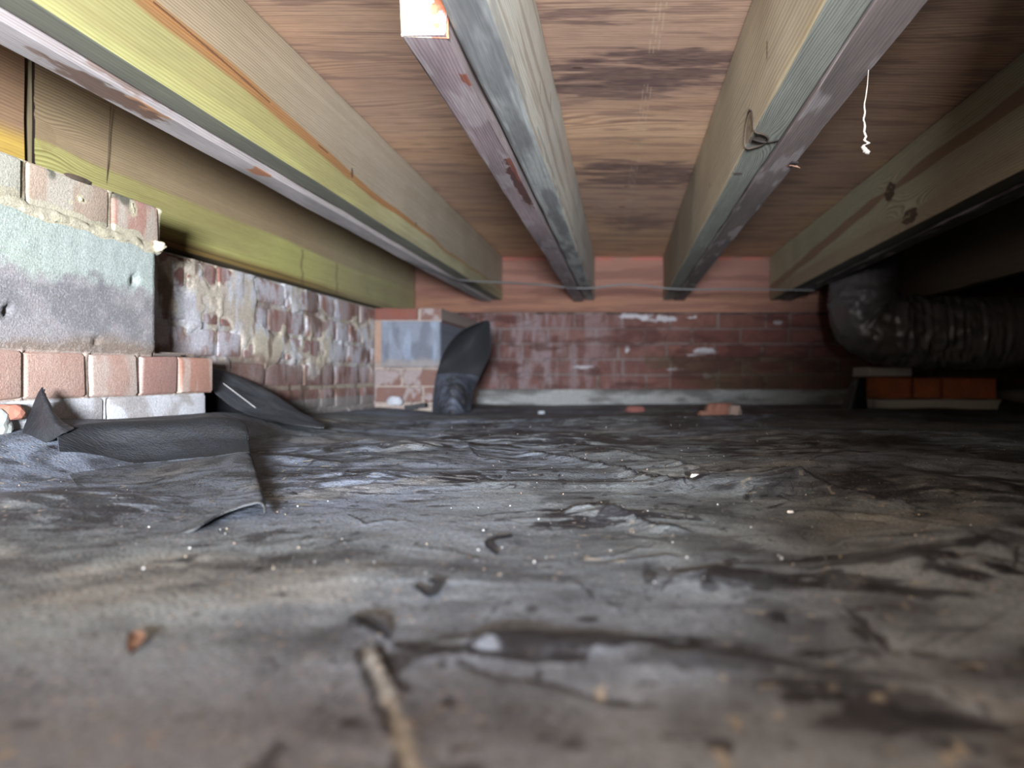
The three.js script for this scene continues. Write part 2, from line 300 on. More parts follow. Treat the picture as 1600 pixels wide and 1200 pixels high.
const duller = (c) => std({ map: sheetMap, roughness: 0.75, color: c, bumpMap: fineBump, bumpScale: 0.0016 });
const DUSTY_OUT = [cleanMat, duller(0xc4c2be), duller(0x2e2e32)];
const flap = (name, rows, o, mats, label) => solo(name, flapGeo(rows, o), mats, label, 'plastic flap');
flap('sheet_flap', [
  R([82, 656, .975], [180, 656, 1.085], [260, 652, 1.17], [335, 648, 1.19], [366, 655, 1.17], [372, 664, 1.16]),
  R([84, 667, .94], [170, 660, 1.0], [258, 657, 1.03], [335, 652, 1.04], [376, 660, 1.03], [383, 674, 1.02]),
  R([88, 671, .915], [165, 667, .96], [255, 665, .985], [335, 660, .995], [380, 670, .99], [386, 684, .98]),
  R([92, 700, .90], [165, 697, .945], [255, 694, .97], [335, 688, .975], [383, 690, .97], [388, 700, .96]),
  R([97, 727, .885], [170, 726, .925], [255, 721, .95], [335, 714, .94], [384, 708, .925], [390, 714, .915]),
  R([104, 735, .865], [175, 733, .90], [258, 729, .905], [335, 722, .89], [387, 715, .88], [395, 730, .87]),
  R([125, 770, .75], [200, 766, .765], [272, 760, .765], [340, 752, .757], [396, 748, .755], [404, 764, .745]),
  R([165, 812, .635], [235, 815, .625], [292, 815, .615], [345, 796, .64], [404, 780, .655], [412, 798, .635]),
  R([180, 838, .575], [245, 838, .57], [305, 828, .567], [350, 804, .61], [404, 788, .627], [413, 804, .612]),
], { nu: 90, nv: 112, wav: 0.004, seed: 3, clean: [0.14, 0.505] }, DUSTY_OUT, 'folded dusty flap of black plastic with a dark upright fold, below the near brick pier');
flap('sheet_flap', [
  R([30, 694, .915], [50, 696, .91], [75, 690, .905], [100, 676, .905], [116, 668, .92]),
  R([36, 672, .92], [52, 670, .915], [72, 668, .91], [92, 664, .91], [108, 664, .925]),
  R([46, 645, .93], [57, 644, .925], [70, 645, .92], [83, 648, .92], [95, 655, .93]),
  R([56, 622, .935], [62, 621, .932], [69, 623, .93], [75, 628, .93], [82, 636, .935]),
  R([64, 606, .94], [65, 606, .94], [66, 607, .94], [67, 608, .94], [68, 610, .94]),
], { nu: 30, nv: 40, wav: 0.003, seed: 8 }, [cleanMat, duller(0x60605f)], 'pointed torn tip of black plastic sticking up against the near brick pier');
flap('sheet_flap', [
  R([326, 603, 1.425], [362, 634, 1.43], [405, 651, 1.43], [455, 661, 1.42], [506, 668, 1.42]),
  R([324, 585, 1.45], [362, 604, 1.50], [412, 629, 1.53], [462, 652, 1.5], [508, 667, 1.46]),
  R([322, 573, 1.465], [366, 586, 1.56], [418, 610, 1.61], [465, 641, 1.58], [508, 665, 1.5]),
  R([322, 580, 1.48], [366, 594, 1.585], [418, 620, 1.66], [465, 647, 1.61], [508, 668, 1.52]),
  R([322, 672, 1.48], [366, 668, 1.585], [418, 668, 1.65], [465, 669, 1.60], [508, 672, 1.51]),
], { nu: 60, nv: 60, wav: 0.004, seed: 12 }, [duller(0x8c8c96), cleanMat], 'curled flap of black plastic bent up behind the end of the near brick pier');
flap('sheet_flap', [
  R([675, 642, 2.466], [688, 645, 2.392], [706, 647, 2.355], [724, 645, 2.392], [736, 640, 2.466]),
  R([677, 612, 2.447], [690, 611, 2.383], [709, 610, 2.355], [726, 610, 2.392], [740, 610, 2.466]),
  R([683, 580, 2.429], [698, 578, 2.410], [716, 577, 2.410], [735, 580, 2.420], [752, 584, 2.429]),
  R([697, 545, 2.374], [714, 543, 2.447], [732, 545, 2.484], [750, 550, 2.447], [764, 556, 2.374]),
  R([720, 518, 2.355], [732, 517, 2.429], [744, 520, 2.466], [756, 524, 2.429], [766, 530, 2.355]),
  R([753, 503, 2.355], [756, 502, 2.374], [759, 501, 2.383], [762, 501, 2.374], [765, 504, 2.355]),
], { nu: 40, nv: 60, wav: 0.004, seed: 21, cleanTop: 0.36 }, [duller(0xa4a4aa), matteMat, matteMat], 'tall curled tongue of black plastic standing upright before the far brick wall');
flap('sheet_flap', [
  R([1312, 642, 2.7], [1330, 644, 2.66], [1356, 642, 2.7]),
  R([1322, 615, 2.7], [1336, 613, 2.67], [1354, 612, 2.7]),
  R([1332, 594, 2.68], [1344, 591, 2.68], [1354, 590, 2.7]),
], { nu: 20, nv: 24, seed: 31 }, [cleanMat, cleanMat], 'small black plastic flap standing in the dark beside the low brick pier under the duct');
flap('sheet_flap', [
  R([1556, 655, 2.5], [1590, 658, 2.46], [1640, 660, 2.5]),
  R([1560, 636, 2.52], [1592, 634, 2.5], [1640, 640, 2.5]),
  R([1566, 624, 2.55], [1590, 629, 2.55], [1640, 634, 2.55]),
], { nu: 20, nv: 20, seed: 33 }, [cleanMat, cleanMat], 'low black plastic flap in the dark at the lower end of the low brick pier');

// ---------------------------------------------------------------- masonry
// A face of masonry lies in (u, v): u along the wall in metres, v up from the lens height. toWorld(u, v, n) puts it in place, n out of the wall.
function courses(u0, u1, tops, bh, seed, { len = 0.198, head = 0.092, joint = 0.011, headers = 0, off = null } = {}) {
  const r = rng(seed), out = [];
  tops.forEach((top, row) => {
    let u = u0 - (off ? off[row] : (row % 2) * 0.1 + r() * 0.02);
    while (u < u1) {
      const L = r() < headers ? head : len, a = Math.max(u0, u), b = Math.min(u1, u + L - 0.001 + (r() - 0.5) * 0.006);
      if (b - a > 0.025) out.push({ u0: a, u1: b, v0: top - bh - (r() - 0.5) * 0.003, v1: top + (r() - 0.5) * 0.003, h: r(), out: (r() - 0.5) * 0.0035, row });
      u += L + joint;
    }
  });
  return out;
}
function brickAt(list, u, v) { for (const b of list) if (u > b.u0 && u < b.u1 && v > b.v0 && v < b.v1) return b; return null; }
function brickGeo(b, depth, toWorld, uvOf, seed) {
  const w = b.u1 - b.u0, h = b.v1 - b.v0, nx = Math.max(3, Math.round(w / 0.03)), ny = 3;
  const g = new THREE.BoxGeometry(w, h, depth, nx, ny, 1), p = g.attributes.position, uv = g.attributes.uv;
  const near = (t, L, n) => { const i = Math.round((t / L + 0.5) * n), e = 0.0035 / L, q = i === 0 ? 0 : i === n ? 1 : e + (1 - 2 * e) * (i - 1) / (n - 2); return (q - 0.5) * L; };   // narrow rounded arrises
  for (let i = 0; i < p.count; i++) {
    let x = near(p.getX(i), w, nx), y = near(p.getY(i), h, ny), z = p.getZ(i); const ex = Math.abs(x) / (w / 2), ey = Math.abs(y) / (h / 2), front = z > 0;
    let n = z + b.out; const U = x + (b.u0 + b.u1) / 2, V = y + (b.v0 + b.v1) / 2, k = vn(U * 70 + seed * 9, V * 70 + 3) - 0.5, k2 = vn(U * 60, V * 60 + seed * 7) - 0.5;
    if (front) { n += k * 0.003; if (ex > 0.98 || ey > 0.98) n -= 0.0025 + 0.003 * vn(U * 90, V * 90 + seed); }
    if (ey > 0.98) y += k2 * 0.004; if (ex > 0.98) x += k * 0.004;
    const W = toWorld(x + (b.u0 + b.u1) / 2, y + (b.v0 + b.v1) / 2, n - depth / 2); p.setXYZ(i, W.x, W.y, W.z);
    const t = uvOf(U, V); uv.setXY(i, t[0], t[1]);
  }
  g.computeVertexNormals(); uv1(g, (x, y, z) => [x + z, y]); return g;
}
function mortarGeo(u0, u1, v0, v1, step, height, toWorld, uvOf) {
  const nx = Math.round((u1 - u0) / step), ny = Math.round((v1 - v0) / step);
  const g = gridGeo(nx, ny, (s, t) => { const u = lerp(u0, u1, s), v = lerp(v0, v1, t), W = toWorld(u, v, height(u, v)); return [W.x, W.y, W.z]; }, (s, t) => uvOf(lerp(u0, u1, s), lerp(v0, v1, t)));
  uv1(g, (x, y, z) => [x + z, y]); return g;
}
const grit = tex(512, 512, (u, v) => 0.6 * vn(u * 128, v * 128) + 0.25 * vn(u * 256 + 5, v * 256) + 0.15 * vn(u * 32, v * 32 + 9), { srgb: false });
grit.channel = 1; grit.repeat.set(4, 4);
const BR = [[150, 92, 76], [138, 88, 76], [160, 112, 94], [128, 80, 70], [146, 104, 90], [168, 120, 100]];
const brickTone = (h) => BR[Math.floor(h * BR.length) % BR.length];
const streak = (u, v, s) => fbm(u * 34 + s, v * 9 + s * 2, 3);

// left wall: u = Z, face at X = -0.845
{
  const X = -0.845, U0 = 0.4, U1 = 3.2, V0 = -0.20, V1 = 0.231, toW = (u, v, n) => new THREE.Vector3(X + n, v + H, -u), uvO = (u, v) => [(u - U0) / (U1 - U0), (v - V0) / (V1 - V0)];
  const bs = courses(U0, U1, [0.229, 0.163, 0.097, 0.031, -0.035, -0.101], 0.055, 11, { headers: 0.35, head: 0.095 });
  const smear = (u, v) => fbm(u * 9 + 3, v * 13 + 7, 4) + 0.05 * sst(0.06, 0.12, v) * sst(2.0, 1.5, u) - 0.16 * sst(0.04, -0.02, v) - 0.06 * sst(1.6, 2.3, u);
  const map = tex(2048, 384, (s, t) => {
    const u = lerp(U0, U1, s), v = lerp(V0, V1, t), b = brickAt(bs, u, v), sm = smear(u, v), fine = vn(u * 700, v * 700), st = streak(u, v, 4);
    let c = b ? mixc(brickTone(b.h), [120, 84, 76], fbm(u * 60, v * 60, 3) * 0.6) : [178, 166, 146];
    if (b) { c = mixc(c, [196, 188, 188], sst(0.34, 0.60, st) * (0.35 * sst(1.7, 2.3, u) + 0.5)); c = mixc(c, [150, 122, 112], 0.3); }
    if (sm > 0.53) c = mixc(c, mixc([208, 198, 168], [196, 182, 172], fbm(u * 8, v * 9 + 40, 2)), sst(0.53, 0.55, sm) * 0.95);
    const wh = 0.6 * fbm(u * 12 + 60, v * 15 + 20, 4) + 0.4 * fbm(u * 60 + 4, v * 24 + 8, 3); c = mixc(c, [212, 214, 222], sst(0.44, 0.60, wh) * 0.75 * sst(-0.05, 0.06, v));
    // damp brown dirt low on the wall, ragged
    const lo = v + (fbm(u * 10, v * 20 + 5, 3) - 0.5) * 0.09; c = mixc(c, [116, 92, 82], (1 - sst(0.02, 0.07, lo)) * (0.45 + 0.35 * fbm(u * 40, v * 26, 3)) * sst(2.3, 1.6, u));
    c = mixc(c, [92, 66, 52], sst(0.62, 0.76, fbm(u * 26 + 90, v * 14 + 33, 3)) * 0.6);
    if (v < -0.062) c = mixc(c, [150, 146, 142], 0.8);
    return mulc(c, 0.76 + 0.28 * fine);
  }, { wrap: THREE.ClampToEdgeWrapping });
  const m = std({ map, roughness: 0.95, bumpMap: grit, bumpScale: 0.0008 }), g = structure('wall_left');
  part('backing', new THREE.BoxGeometry(0.22, 0.5, 5.0).translate(X - 0.142, H - 0.025, -0.9), m, g); part('upper_backing', new THREE.BoxGeometry(0.1, 0.4, 5.0).translate(-1.0, H + 0.44, -0.9), m, g);
  bs.forEach((b, i) => part(i ? `brick_${String(i).padStart(3, '0')}` : 'brick', brickGeo(b, 0.03, toW, uvO, i), m, g));
  part('mortar', mortarGeo(U0, U1, V0, V1, 0.005, (u, v) => {
    const b = brickAt(bs, u, v), sm = smear(u, v), k = (fbm(u * 50, v * 50, 2) - 0.5) * 0.003; let n = b ? -0.0065 : -0.0032 + k;
    if (sm > 0.50) n = Math.max(n, lerp(n, (b ? b.out : 0) + 0.0008 + sst(0.54, 0.72, sm) * 0.0012 + k * 0.4, sst(0.50, 0.60, sm))); return n;
  }, toW, uvO), m, g);
}
// far wall: u = X, face at Z = 3.2
{
  const Z = 3.2, U0 = -0.93, U1 = 2.2, V0 = -0.2, V1 = 0.276, toW = (u, v, n) => new THREE.Vector3(u, v + H, -Z + n), uvO = (u, v) => [(u - U0) / (U1 - U0), (v - V0) / (V1 - V0)];
  const bs = courses(U0, U1, [0.27, 0.203, 0.136, 0.069, 0.002], 0.057, 23, { headers: 0.2 });
  const white = [[.05, .262, .16, .022], [.19, .25, .12, .026], [.13, .245, .08, .02], [.30, .255, .05, .016], [.68, .238, .05, .02], [.35, .108, .12, .026], [.31, .092, .08, .016], [.02, .118, .02, .03], [.23, .03, .06, .012], [-.16, .04, .12, .012], [.37, .0, .03, .03], [-.6, .22, .04, .02]];
  const map = tex(2048, 384, (s, t) => {
    const u = lerp(U0, U1, s), v = lerp(V0, V1, t), b = brickAt(bs, u, v), fine = vn(u * 500, v * 500);
    let c = b ? mixc(mixc([112, 62, 52], brickTone(b.h), 0.45), [84, 54, 48], fbm(u * 30, v * 40, 3) * 0.7) : mixc([112, 88, 80], [134, 116, 108], fbm(u * 12 + 5, v * 20, 3));
    c = mixc(c, [156, 140, 142], sst(0.40, 0.70, streak(u, v, 9)) * 0.6 * sst(0.3, -0.4, u) + 0.2 * sst(.4, -.2, u));
    for (const w of white) { const e = Math.hypot((u - w[0]) / w[2] * 2, (v - w[1]) / w[3] * 2) + (fbm(u * 60 + w[0] * 9, v * 60, 3) - 0.5) * 1.6; if (e < 1.1) c = mixc(c, [205, 206, 210], 0.85 * (1 - sst(0.75, 1.1, e))); }
    const al = fbm(u * 5 + 8, v * 12, 3); if (v < 0.09 && u > 0.1) c = mixc(c, [84, 74, 48], sst(0.42, 0.6, al) * 0.5);
    c = mixc(c, [70, 36, 30], sst(0.55, 0.75, fbm(u * 8 + 20, v * 24 + 11, 3)) * 0.5);
    if (v < -0.058) { c = mixc([176, 176, 172], [128, 126, 122], sst(0.4, 0.7, fbm(u * 9, v * 30, 3))); }
    return mulc(c, 0.67 + 0.22 * fine);
  }, { wrap: THREE.ClampToEdgeWrapping });
  const m = std({ map, roughness: 0.95, bumpMap: grit, bumpScale: 0.0008 }), g = structure('wall_back');
  part('backing', new THREE.BoxGeometry(3.3, 0.52, 0.2).translate(0.6, H + 0.006, -Z - 0.13), m, g); part('upper_backing', new THREE.BoxGeometry(3.3, 0.4, 0.08).translate(0.6, H + 0.47, -Z - 0.14), m, g);
  bs.forEach((b, i) => part(i ? `brick_${String(i).padStart(3, '0')}` : 'brick', brickGeo(b, 0.03, toW, uvO, i + 300), m, g));
  part('mortar', mortarGeo(U0, U1, V0, V1, 0.009, (u, v) => { const b = brickAt(bs, u, v); if (v < -0.058) return 0.012 + (fbm(u * 20, v * 30, 2) - 0.5) * 0.008; return (b ? -0.012 : -0.006) + (fbm(u * 40, v * 40, 2) - 0.5) * 0.005 + (fbm(u * 7 + 50, v * 12, 3) > 0.66 ? 0.016 : 0); }, toW, uvO), m, g);
  const wr = structure('wall_right'); part('backing', new THREE.BoxGeometry(0.12, 1.2, 4.6).translate(2.3, H + 0.1, -1.0), std({ color: 0x4a3630, roughness: 1 }), wr);
}
// piers: a concrete block between brick courses
{
  // near pier: u = along -z and v = up in brick modules of 1.04 m, face at X = -0.77
  const MOD = 1.0405, X = -0.77, XB = -0.843, U0 = 0.55, U1 = 1.34, V0 = -0.16, V1 = 0.28, toW = (u, v, n) => new THREE.Vector3(X + n, v * MOD + H, -u * MOD), uvO = (u, v) => [(u - U0) / (U1 - U0), (v - V0) / (V1 - V0)];
  const top = [[0.56, 0.667], [0.677, 0.783], [0.793, 0.905], [0.915, 1.06], [1.068, 1.17]].map(([a, b], i) => ({ u0: a, u1: b, v0: 0.212, v1: 0.268, h: [.1, .7, .5, .8, .25][i], out: [0, .001, .003, .001, .003][i] }));
  const low = [[0.56, 0.672], [0.682, 0.79], [0.798, 0.905], [0.911, 1.012], [1.022, 1.118], [1.128, 1.218], [1.224, 1.318]].map(([a, b], i) => ({ u0: a, u1: b, v0: -0.028, v1: 0.031, h: [.1, .3, .2, .85, .5, .6, .2][i], out: [0, .004, .004, .003, .005, .005, .008][i] }));
  const bot = [[0.56, 0.80], [0.81, 1.05], [1.06, 1.31]].map(([a, b], i) => ({ u0: a, u1: b, v0: -0.15, v1: -0.031, h: 0.5, out: [-0.002, 0.001, 0][i] }));
  const blk = [{ u0: 0.56, u1: 0.775, v0: 0.036, v1: 0.209, h: 0, out: 0.001 }, { u0: 0.78, u1: 1.168, v0: 0.036, v1: 0.209, h: 0, out: 0.002 }];
  const all = [...top, ...low, ...bot, ...blk];
  const smear = (u, v) => fbm(u * 14 + 5, v * 16 + 2, 4) - (v > 0.2 ? 0.06 : 0) - (v < 0.2 ? 0.5 : 0) + 0.14 * sst(0.9, 0.8, u) * (v > 0.2 ? 1 : 0);
  const lipLine = (u) => 0.2085 - 0.006 * sst(0.9, 1.15, u) + (fbm(u * 14, 2, 3) - 0.5) * 0.022 + 0.012 * sst(0.95, 0.8, u), lipTop = (u) => lipLine(u) + 0.02 + (fbm(u * 20 + 8, 5, 2) - 0.5) * 0.02;
  const map = tex(1024, 640, (s, t) => {
    const u = lerp(U0, U1, s), v = lerp(V0, V1, t), b = brickAt(all, u, v), fine = vn(u * 1100, v * 1100), sp = vn(u * 420, v * 420);
    let c;
    if (v > lipLine(u) - 0.004 && v < lipTop(u)) c = mixc([214, 204, 172], [200, 190, 166], fbm(u * 50, v * 50, 3));
    else if (blk.includes(b) || (!b && v > 0.034 && v < 0.209)) {
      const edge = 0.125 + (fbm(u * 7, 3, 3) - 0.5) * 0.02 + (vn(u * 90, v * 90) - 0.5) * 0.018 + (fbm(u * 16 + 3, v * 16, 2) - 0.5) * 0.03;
      const mintLight = mixc([188, 198, 188], [184, 194, 170], sst(1.1, 0.8, u) * 0.8 * fbm(u * 12, v * 12 + 8, 3) * 1.4);
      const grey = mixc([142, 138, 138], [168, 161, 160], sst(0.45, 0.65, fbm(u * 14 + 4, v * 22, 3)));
      c = mixc(grey, mintLight, sst(-0.008, 0.016, v - edge));  // greenish light on the upper block is put into its colour
      const tide = v + (fbm(u * 10 + 8, v * 20, 3) - 0.5) * 0.05; c = mixc(c, [150, 128, 108], (1 - sst(0.045, 0.066, tide)) * 0.75);
      c = mixc(c, [222, 228, 228], sp > 0.7 ? 0.22 : 0); c = mixc(c, [130, 128, 134], sp < 0.2 ? 0.2 : 0);
    } else if (b && v > 0.2) {
      c = mixc([196, 176, 150], [202, 188, 164], fbm(u * 30, v * 30, 3)); if (b === top[4]) c = mixc([188, 134, 116], [206, 176, 156], fbm(u * 60, v * 60, 3));
      if (b === top[3]) c = mixc(c, [188, 152, 132], 0.4); if (b === top[2]) c = mixc(c, [196, 206, 188], 0.5);
      c = mixc(c, [208, 202, 184], sst(0.45, 0.6, streak(u, v, 5)) * 0.7); c = mixc(c, [92, 92, 76], sst(0.6, 0.74, fbm(u * 22 + 7, v * 26, 3)) * 0.8);
    } else if (b && v > -0.03) {
      c = mixc([190, 150, 132], [200, 170, 154], fbm(u * 40, v * 40, 3)); if (b === low[6]) c = mixc(c, [186, 134, 112], 0.8); if (b === low[5]) c = mixc(c, [150, 104, 94], 0.5);
      c = mixc(c, [208, 196, 184], sst(0.46, 0.62, streak(u, v, 8)) * 0.6);
    } else if (v < -0.03) c = mixc([222, 222, 224], [188, 182, 178], sst(0.42, 0.66, fbm(u * 24, v * 30, 4)));
    else c = v > 0.2 ? [198, 186, 156] : [186, 168, 154];
    { const e = v > 0.15 ? 0.66 : 0.62; if (smear(u, v) > e) c = mixc(c, v > 0.15 ? [218, 208, 172] : [200, 188, 174], 0.85 * sst(e, e + 0.02, smear(u, v))); }
    return mulc(c, 0.73 + 0.22 * fine);
  }, { wrap: THREE.ClampToEdgeWrapping });
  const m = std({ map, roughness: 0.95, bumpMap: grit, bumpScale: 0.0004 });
  const g = thing('brick_pier', 'near pier of brick courses round a pale concrete block painted with greenish light, below the yellow joists', 'pier');
  const depth = X - XB;
  [...top, ...low].forEach((b, i) => part(i ? `brick_${String(i).padStart(3, '0')}` : 'brick', brickGeo(b, depth, toW, uvO, i + 50), m, g));
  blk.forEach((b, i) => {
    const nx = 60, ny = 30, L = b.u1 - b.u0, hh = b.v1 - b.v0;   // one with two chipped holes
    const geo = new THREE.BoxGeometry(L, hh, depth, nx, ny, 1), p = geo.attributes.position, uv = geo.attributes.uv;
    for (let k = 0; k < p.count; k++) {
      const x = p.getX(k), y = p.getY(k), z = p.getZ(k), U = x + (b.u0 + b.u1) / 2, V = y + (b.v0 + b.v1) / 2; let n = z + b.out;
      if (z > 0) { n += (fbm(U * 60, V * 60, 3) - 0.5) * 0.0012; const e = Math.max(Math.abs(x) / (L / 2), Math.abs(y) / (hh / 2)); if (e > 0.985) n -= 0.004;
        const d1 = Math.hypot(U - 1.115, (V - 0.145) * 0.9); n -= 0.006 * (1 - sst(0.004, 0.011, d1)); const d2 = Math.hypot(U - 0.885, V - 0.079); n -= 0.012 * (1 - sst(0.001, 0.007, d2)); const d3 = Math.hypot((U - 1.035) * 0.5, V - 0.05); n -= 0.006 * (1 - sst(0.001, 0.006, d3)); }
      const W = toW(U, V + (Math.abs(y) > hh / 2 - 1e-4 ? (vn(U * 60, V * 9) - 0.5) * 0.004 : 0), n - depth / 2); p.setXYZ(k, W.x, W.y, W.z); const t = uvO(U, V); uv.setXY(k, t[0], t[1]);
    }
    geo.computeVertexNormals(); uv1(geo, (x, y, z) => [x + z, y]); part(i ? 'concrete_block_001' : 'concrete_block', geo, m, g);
  });
  bot.forEach((b, i) => part(i ? `footing_block_00${i}` : 'footing_block', brickGeo(b, depth, toW, uvO, i + 80), m, g));
  const mort = (a0, a1, b0, b1, f, name) => part(name, mortarGeo(a0, a1, b0, b1, 0.0035, f, toW, uvO), m, g);
  // mortar lip over the block, squeezed out and lumpy
  mort(0.56, 1.18, 0.190, 0.268, (u, v) => {
    const b = brickAt(top, u, v), k = (fbm(u * 60, v * 60, 3) - 0.5) * 0.008; const line = lipLine(u);
    let n = b ? -0.0045 : -0.0012 + k * 0.3; const lip = sst(line - 0.006, line - 0.002, v) * (1 - sst(lipTop(u) - 0.01, lipTop(u), v));
    if (v < line - 0.006) n = -0.01; n = Math.max(n, -0.01 + lip * (0.0130 + k * 0.4)); const sm = smear(u, v); if (v > line && sm > 0.66) n = Math.max(n, lerp(n, 0.0036 + k * 0.2, sst(0.66, 0.7, sm)));
    return n;
  }, 'mortar');
  mort(0.56, 1.305, -0.15, 0.04, (u, v) => { const b = brickAt([...low, ...bot], u, v), k = (fbm(u * 60, v * 60, 3) - 0.5) * 0.007; let n = b ? -0.0045 : -0.0008 + k * 0.35; const sm = smear(u, v); if (sm > 0.60) n = Math.max(n, lerp(n, 0.006 + k * 0.2, sst(0.62, 0.64, sm))); if (u > 1.165 && v > 0.031) n = -0.02; return n; }, 'mortar_001');
  // lump of mortar at the corner, slate wedge under the block
  const lump = new THREE.IcosahedronGeometry(0.009, 3), q = lump.attributes.position; for (let i = 0; i < q.count; i++) { const s = 1 + (vn(q.getX(i) * 300 + 9, q.getY(i) * 300 + q.getZ(i) * 200) - 0.5) * 0.7; q.setXYZ(i, q.getX(i) * s * 0.9, q.getY(i) * s, q.getZ(i) * s * 1.1); } lump.computeVertexNormals(); lump.translate(X + 0.006, 0.214 + H, -1.215); uv1(lump, (x, y, z) => [x + z, y]); part('mortar_lump', lump, std({ color: 0xd6c9a8, roughness: 0.95 }), g);
  const wedge = new THREE.BoxGeometry(0.065, 0.004, 0.075).rotateX(0.02).translate(X - 0.034, 0.0365 + H, -1.25); part('slate_wedge', wedge, std({ color: 0x6b6058, roughness: 0.9 }), g);
  settle(g);
}
{
  // far corner pier: u = X and v = up in brick modules of 0.91 m, face at Z = 2.5
  const MOD = 0.909, Z = 2.5, U0 = -0.926, U1 = -0.676, V0 = -0.16, V1 = 0.27, D = 0.66, toW = (u, v, n) => new THREE.Vector3(u * MOD, v * MOD + H, -Z + n), uvO = (u, v) => [(u - U0) / (U1 - U0), (v - V0) / (V1 - V0)];
  const brs = [{ u0: -0.924, u1: -0.765, v0: 0.211, v1: 0.254, h: 0, out: 0.003 }, { u0: -0.755, u1: -0.678, v0: 0.211, v1: 0.254, h: .5, out: 0 },
    { u0: -0.924, u1: -0.83, v0: -0.034, v1: 0.024, h: .3, out: 0 }, { u0: -0.82, u1: -0.678, v0: -0.034, v1: 0.024, h: .3, out: 0.001 }, { u0: -0.924, u1: -0.75, v0: -0.095, v1: -0.042, h: .3, out: 0.002 }, { u0: -0.74, u1: -0.678, v0: -0.095, v1: -0.042, h: .3, out: 0 }];
  const blk = { u0: -0.90, u1: -0.68, v0: 0.036, v1: 0.204, h: 0, out: 0.004 };
  const map = tex(320, 512, (s, t) => {
    const u = lerp(U0, U1, s), v = lerp(V0, V1, t), b = brickAt(brs, u, v), fine = vn(u * 700, v * 700); let c;
    if (v > 0.034 && v < 0.206) { c = u < -0.9 ? [170, 140, 120] : mixc(mixc([132, 138, 150], [112, 116, 126], sst(0.45, 0.7, fbm(u * 26, v * 12, 3))), [148, 160, 176], sst(0.5, 0.7, fbm(u * 30 + 7, v * 9 + 3, 2)) * 0.7); c = mixc(c, [150, 140, 134], (1 - sst(0.04, 0.07, v + (fbm(u * 20, v * 20, 2) - .5) * .05)) * 0.8); }
    else if (b === brs[0]) c = mixc([136, 78, 62], [128, 84, 74], fbm(u * 40, v * 40, 3)); else c = b ? mixc([128, 96, 86], [158, 144, 140], sst(0.4, 0.6, fbm(u * 30 + 2, v * 20, 3))) : [176, 160, 148];
    if (b && v < 0.03 && fbm(u * 12 + 9, v * 16, 3) > 0.57) c = [112, 66, 52];
    return mulc(c, 0.72 + 0.2 * fine);
  }, { wrap: THREE.ClampToEdgeWrapping });
  const m = std({ map, roughness: 0.95, bumpMap: grit, bumpScale: 0.0008 });
  const g = thing('brick_pier', 'far corner pier with a bluish grey concrete block under a red brick', 'pier');
  brs.forEach((b, i) => part(i ? `brick_00${i}` : 'brick', brickGeo(b, D, toW, uvO, i + 90), m, g));
  part('concrete_block', brickGeo(blk, D, toW, uvO, 99), m, g);
  part('mortar', mortarGeo(U0, U1, V0, 0.252, 0.006, (u, v) => (brickAt([...brs, blk], u, v) ? -0.012 : -0.004) + (fbm(u * 50, v * 50, 2) - 0.5) * 0.006 + (v < 0.036 && fbm(u * 18, v * 20 + 6, 3) > 0.6 ? 0.012 : 0), toW, uvO), m, g);
  part('core', new THREE.BoxGeometry(0.212, 0.36, D - 0.03).translate((U0 + U1) / 2 * MOD, 0.041 + H, -Z - D / 2 - 0.004), m, g);
  settle(g);
}
{
  // low pier in the dark under the duct
  const Z = 2.86, toW = (u, v, n) => new THREE.Vector3(u, v + H, -Z + n), uvO = (u, v) => [u * 2, v * 2];
  const map = tex(512, 256, (s, t) => { const u = s / 2, v = t / 2; return mulc(mixc([176, 96, 56], [140, 84, 56], fbm(u * 30, v * 40, 3)), 0.85 + 0.3 * vn(u * 600, v * 600)); });
  const m = std({ map, roughness: 0.95, bumpMap: grit, bumpScale: 0.0008 }), mw = std({ color: 0xa8a59c, roughness: 0.95, bumpMap: grit, bumpScale: 0.0008 });
  const g = thing('brick_pier', 'low pier of three orange bricks on a pale footing, in the dark under the duct', 'pier');
  [[0.985, 1.125], [1.136, 1.238], [1.25, 1.455]].forEach(([a, b], i) => part(i ? `brick_00${i}` : 'brick', brickGeo({ u0: a, u1: b, v0: -0.086, v1: -0.006, out: i * 0.002 }, 0.2, toW, uvO, i + 120), m, g));
  part('footing', brickGeo({ u0: 0.97, u1: 1.47, v0: -0.16, v1: -0.09, out: 0.02 }, 0.24, toW, uvO, 131), mw, g);
  part('cap_block', brickGeo({ u0: 0.96, u1: 1.13, v0: 0.0, v1: 0.035, out: 0.0 }, 0.2, toW, uvO, 132), mw, g);
  settle(g);
}

